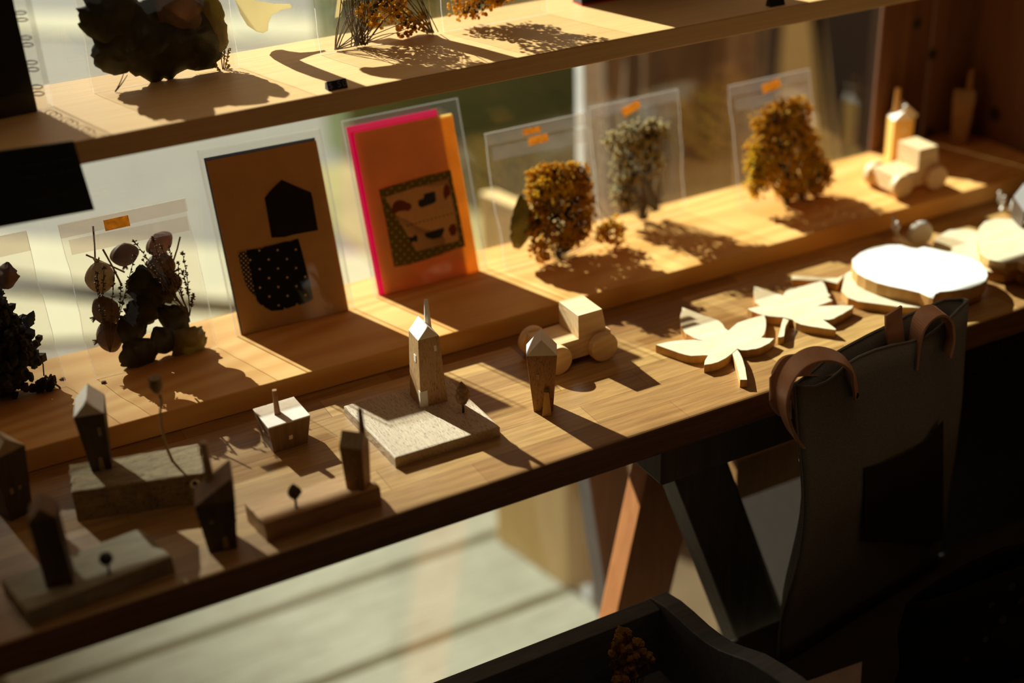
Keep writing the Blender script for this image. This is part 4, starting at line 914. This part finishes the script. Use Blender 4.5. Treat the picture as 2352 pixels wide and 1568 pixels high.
# ------------------------------------------------------------------ tote bag with leather handles
FA, FB = Vector((.637, .750, 0)), Vector((.858, .786, 0)); BA, BB = Vector((.640, .772, 0)), Vector((.822, .7985, 0))
def rim(pts, a, b):
    d = (b - a); n = Vector((d.y, -d.x, 0)).normalized(); return [on_pl(px, py, a, n) for px, py in pts]
fr_pts = rim([(1824, 884), (1846, 888), (1872, 888), (1900, 876), (1925, 857), (1945, 836), (1972, 820), (2010, 804), (2050, 793), (2090, 785), (2125, 775), (2150, 757), (2180, 732), (2205, 707), (2224, 690)], FA, FB)
bk_pts = rim([(2212, 687), (2170, 689), (2132, 704), (2085, 724), (2045, 745), (1990, 772), (1940, 799), (1900, 822), (1860, 858), (1832, 878)], BA, BB)
loop = fr_pts + bk_pts; nl = len(loop); zb_ = -.268
def bot(p): 
    return Vector((.652 + (p.x - .637) * .97, .752 + (p.y - .75) * 1.0 + .0, zb_))
rows = 14; vs = []
for j in range(rows + 1):
    v = j / rows
    for i, p in enumerate(loop):
        q = p.lerp(bot(p), v); bl_ = sin(pi * min(1, v * 1.02)) * .006
        if i < len(fr_pts): q += Vector((.0, -1, 0)) * bl_ * (1 + .6 * noise.noise(Vector((i * .5, v * 4, 1))))
        if i < 2 or i == nl - 1: q += Vector((.008 * sin(pi * v * 1.6) - .003 * sin(pi * v * 3), 0, 0))
        vs.append(q)
tt = thing('tote_bag', 'dark grey canvas tote with tan leather handles standing in front of the counter', 'tote bag', (.75, .77, zb_))
to = Vector((.75, .77, zb_))
mb = MB().add([v - to for v in vs], [(j * nl + i, j * nl + (i + 1) % nl, (j + 1) * nl + (i + 1) % nl, (j + 1) * nl + i) for j in range(rows) for i in range(nl)] + [tuple(rows * nl + i for i in range(nl))])
mesh_obj('body', mb, CANVAS, tt, smooth=True, solid=.0016)
hem = MB().tube([p - to + Vector((0, 0, .0002)) for p in fr_pts + bk_pts + fr_pts[:1]], .0013, 6); mesh_obj('hem', hem, CANVAS, tt, smooth=True)
mesh_obj('side_seam', MB().tube([vs[j * nl] - to + Vector((-.0006, -.001, 0)) for j in range(rows + 1)], .0011, 6), CANVAS, tt, smooth=True)
pk = rim([(1985, 1075), (2030, 1062), (2080, 1040), (2130, 1010), (2165, 965), (2165, 1240), (1985, 1240)], FA + Vector((0, -.009, 0)), FB + Vector((0, -.009, 0)))
mesh_obj('pocket', MB().add([p - to for p in pk] + [p - to + Vector((0, -.001, 0)) for p in pk], [tuple(range(7)), tuple(range(13, 6, -1))] + [(i, i + 7, (i + 1) % 7 + 7, (i + 1) % 7) for i in range(7)]), plain('dark_pocket', (.03, .022, .018), .95), tt)
def spl(pts, n=6):                        # catmull-rom
    P = [Vector(p) for p in pts]; P = [P[0] * 2 - P[1]] + P + [P[-1] * 2 - P[-2]]; out = []
    for i in range(1, len(P) - 2):
        for k in range(n):
            t_ = k / n; a, b, c, d = P[i - 1:i + 3]
            out.append(.5 * ((2 * b) + (c - a) * t_ + (2 * a - 5 * b + 4 * c - d) * t_ ** 2 + (3 * b - a - 3 * c + d) * t_ ** 3))
    return out + [P[-2]]
def strap(pts, wv, th=.0026):
    P = spl([p - to for p in pts]); W = []
    m = len(wv) - 1; L = len(P) - 1
    for i in range(len(P)):
        f = i / L * m; k = min(int(f), m - 1); W.append(Vector(wv[k]).lerp(Vector(wv[k + 1]), f - k))
    return mesh_obj('handle', MB().ribbon(P, W, th), LEATHER, tt, smooth=False, bevel=.0005)
yv = lambda px, py, y: on_y(px, py, y)
# near loop flopped over the left corner
strap([yv(1966, 914, .756), yv(1963, 885, .753), yv(1952, 846, .752), yv(1925, 822, .750), yv(1882, 813, .748), yv(1840, 828, .745), yv(1810, 864, .742), yv(1797, 910, .742), yv(1803, 955, .746), yv(1822, 998, .752), yv(1850, 1030, .760)],
      [(.0035, .002, 0), (.004, .003, .001), (.002, .008, .003), (.001, .0095, .002), (.002, .0095, .001), (.002, .0095, 0), (.0022, .0095, 0), (.002, .009, 0), (.003, .009, 0)])
# rear loop, broad face turned to the room
strap([yv(1925, 905, .776), yv(1957, 862, .782), yv(1940, 836, .785), yv(1890, 838, .783), yv(1838, 838, .776), yv(1800, 846, .766), yv(1778, 874, .756), yv(1771, 902, .757), yv(1790, 930, .768), yv(1815, 940, .779)],
      [(.006, .002, .004), (.004, .003, .006), (.001, .003, .009), (0, .002, .010), (0, .001, .0105), (0, .001, .0105), (0, .001, .010), (0, .001, .009)])
strap([yv(2060, 830, .784), yv(2057, 785, .784), yv(2053, 750, .784), yv(2052, 730, .784), yv(2052, 713, .784)], [(.0098, .001, .002), (.0098, .001, .002), (.0098, .001, .002), (.0098, .001, .002)])
strap([yv(2098, 840, .778), yv(2102, 782, .778), yv(2112, 742, .779), yv(2132, 719, .780), yv(2156, 714, .779), yv(2174, 733, .778), yv(2180, 772, .776), yv(2174, 812, .774)], [(.003, .0085, 0), (.002, .009, .001), (.001, .0092, .002), (.0005, .0095, .001), (.001, .0095, .001), (.002, .009, 0), (.003, .0085, 0)])
for px, py, y_ in ((1966, 908, .7545),):
    p = on_y(px, py, y_) - to; mesh_obj('rivet', MB().lathe([(.0032, 0), (.0026, .0012), (.0006, .0016)], 14, mat_of(p, (pi / 2, 0, .16))), RIVET, tt)
p = on_y(1905, 880, .774) - to; mesh_obj('rivet', MB().lathe([(.0035, 0), (.0026, .0012), (.0006, .0016)], 14, mat_of(p, (pi / 2, 0, .16))), RIVET, tt)

# ------------------------------------------------------------------ bench, crate, lower cloth bag
t = thing('low_bench', 'low dark bench below the counter carrying the crate and the tote', 'bench', (.65, .62, -.75))
mesh_obj('bench_top', MB().box((-.5, -.22, .452), (.56, .185, .48)), DARKW, t, bevel=.002)
for sx in (-.46, .50):
    for sy in (-.19, .15): mesh_obj('leg', MB().box((sx, sy, 0), (sx + .035, sy + .035, .452)), DARKW, t)
ZC = -.2695
cr = thing('crate', 'charcoal wooden crate with a scooped side in front of the counter', 'crate', (.37, .65, ZC))
co = Vector((.37, .65, ZC))
def e8(p): return 1352 + p[0] / 2.347, 900 + p[1] / 2.347
XS = .545
side = []
for q in ((350, 1100), (430, 1150), (500, 1210), (580, 1285), (650, 1340), (715, 1380), (780, 1405), (880, 1440), (980, 1500), (1080, 1568)):
    d = ray(*e8(q)); v = CAM + d * (XS / d.x); side.append(v)
ytop = side[0].y; yend = side[-1].y
prof = [Vector((0, v.y, v.z)) for v in side] + [Vector((0, yend - .03, side[-1].z)), Vector((0, yend - .07, side[0].z)), Vector((0, .47, side[0].z))]
n = len(prof); low = [Vector((0, p.y, ZC)) for p in prof]
def wall_x(x0, x1):
    m = MB(); a = [Vector((x0, p.y, p.z)) - co for p in prof]; b = [Vector((x1, p.y, p.z)) - co for p in prof]; c = [Vector((x0, p.y, p.z)) - co for p in low]; d = [Vector((x1, p.y, p.z)) - co for p in low]
    V = a + b + c + d; fs = []
    for i in range(n - 1): fs += [(i, i + 1, n + i + 1, n + i), (2 * n + i, 3 * n + i, 3 * n + i + 1, 2 * n + i + 1), (i, 2 * n + i, 2 * n + i + 1, i + 1), (n + i, n + i + 1, 3 * n + i + 1, 3 * n + i)]
    fs += [(0, n, 3 * n, 2 * n), (n - 1, 3 * n - 1, 4 * n - 1, 2 * n - 1)]
    return m.add(V, fs)
ht = side[0].z
mesh_obj('side_panel', wall_x(XS - .004, XS + .014), CRATEW, cr, bevel=.001)
mesh_obj('side_panel', wall_x(.155, .173), CRATEW, cr)
mesh_obj('back_panel', MB().box(Vector((.173, ytop - .018, ZC)) - co, Vector((XS - .004, ytop + .0, ht - .0006)) - co), CRATEW, cr, bevel=.001)
mesh_obj('bottom', MB().box(Vector((.173, .47, ZC)) - co, Vector((XS - .004, ytop - .018, ZC + .008)) - co), CRATEW, cr)
mesh_obj('front_panel', MB().box(Vector((.155, .452, ZC)) - co, Vector((XS + .014, .47, ht)) - co), CRATEW, cr)
# mustard flower cluster in the crate
zf = ZC + .0085
yb_ = on_y(1452, 1500, ytop - .05)
t = thing('dried_bunch', 'mustard yellow ball-flower cluster inside the charcoal crate', 'dried flowers', (yb_.x, yb_.y, zf))
hd_ = MB(); st_ = MB()
cpx = [(1424, 1450), (1440, 1452), (1435, 1470), (1415, 1480), (1408, 1500), (1412, 1525), (1428, 1490), (1445, 1488), (1462, 1475), (1470, 1478), (1450, 1510), (1430, 1515), (1475, 1495), (1488, 1505), (1495, 1515), (1465, 1525), (1440, 1535), (1420, 1545), (1455, 1550), (1415, 1560), (1480, 1530), (1435, 1560), (1460, 1505), (1420, 1465), (1445, 1500), (1470, 1512), (1428, 1535), (1450, 1530)]
for a, b in cpx:
    p = on_y(a, b, yb_.y + rnd.uniform(-.006, .006)) - Vector((yb_.x, yb_.y, zf)); hd_.blob(p, .0042, 9, 6, .18)
    for _ in range(6): hd_.blob(p + Vector((rnd.uniform(-1, 1), rnd.uniform(-1, 1), rnd.uniform(-1, 1))).normalized() * .0036, .0016, 6, 4, .3)
    twig(st_, (0, 0, 0), p, .0005, .06)
tag(mesh_obj('blossoms', hd_, MUSTARD, t), kind='stuff'); mesh_obj('stems', st_, STEMM, t)
p = on_z(1236, 1550, zf)
o = tag(mesh_obj('dried_twig', MB().tube([(-.008, 0, .002), (-.003, .001, .005), (.003, 0, .003), (.010, .002, .007)], [.002, .003, .0022, .001], 7).tube([(.002, 0, .004), (.005, .001, .010)], [.001, .0004], 5), plain('pale_twig', (.12, .09, .06), .8)), 'small curled dried twig lying in the charcoal crate', 'twig'); o.location = (p.x, p.y, zf)
# dotted cloth bag lower right, standing beside the tote on the bench
def cloth(u, v):
    x = .70 + u * .36; z = -.2692 + v * .115
    yq = .66 + .03 * noise.noise(Vector((u * 3, v * 2, 5))) + .03 * (1 - v) * 0
    return Vector((x, yq, z + .012 * noise.noise(Vector((u * 4, 1, 2))) * v))
dm = MB()
def shell(s):
    return lambda u, v: cloth(u, v) + Vector((0, s * .03 * (4 * u * (1 - u)) ** .6 * (1 - .5 * v) , 0))
dm.grid(shell(-1), 20, 8).grid(shell(1), 20, 8)
tag(mesh_obj('cloth_pouch', dm, TOTED, None, smooth=True, solid=.001), 'black polka-dotted cloth pouch below the tote at the lower right', 'pouch')
q = [on_z(px, py, ZC + .0004) for px, py in ((1846, 1568), (1980, 1520), (1975, 1600), (1850, 1640))]
tag(mesh_obj('paper_slip', MB().hull8([Vector((v.x, v.y, ZC + .0002)) for v in q], [Vector((v.x, v.y, ZC + .0012)) for v in q]), PALEP), 'pale paper slip at the bottom edge between the crate and the dotted pouch', 'paper')
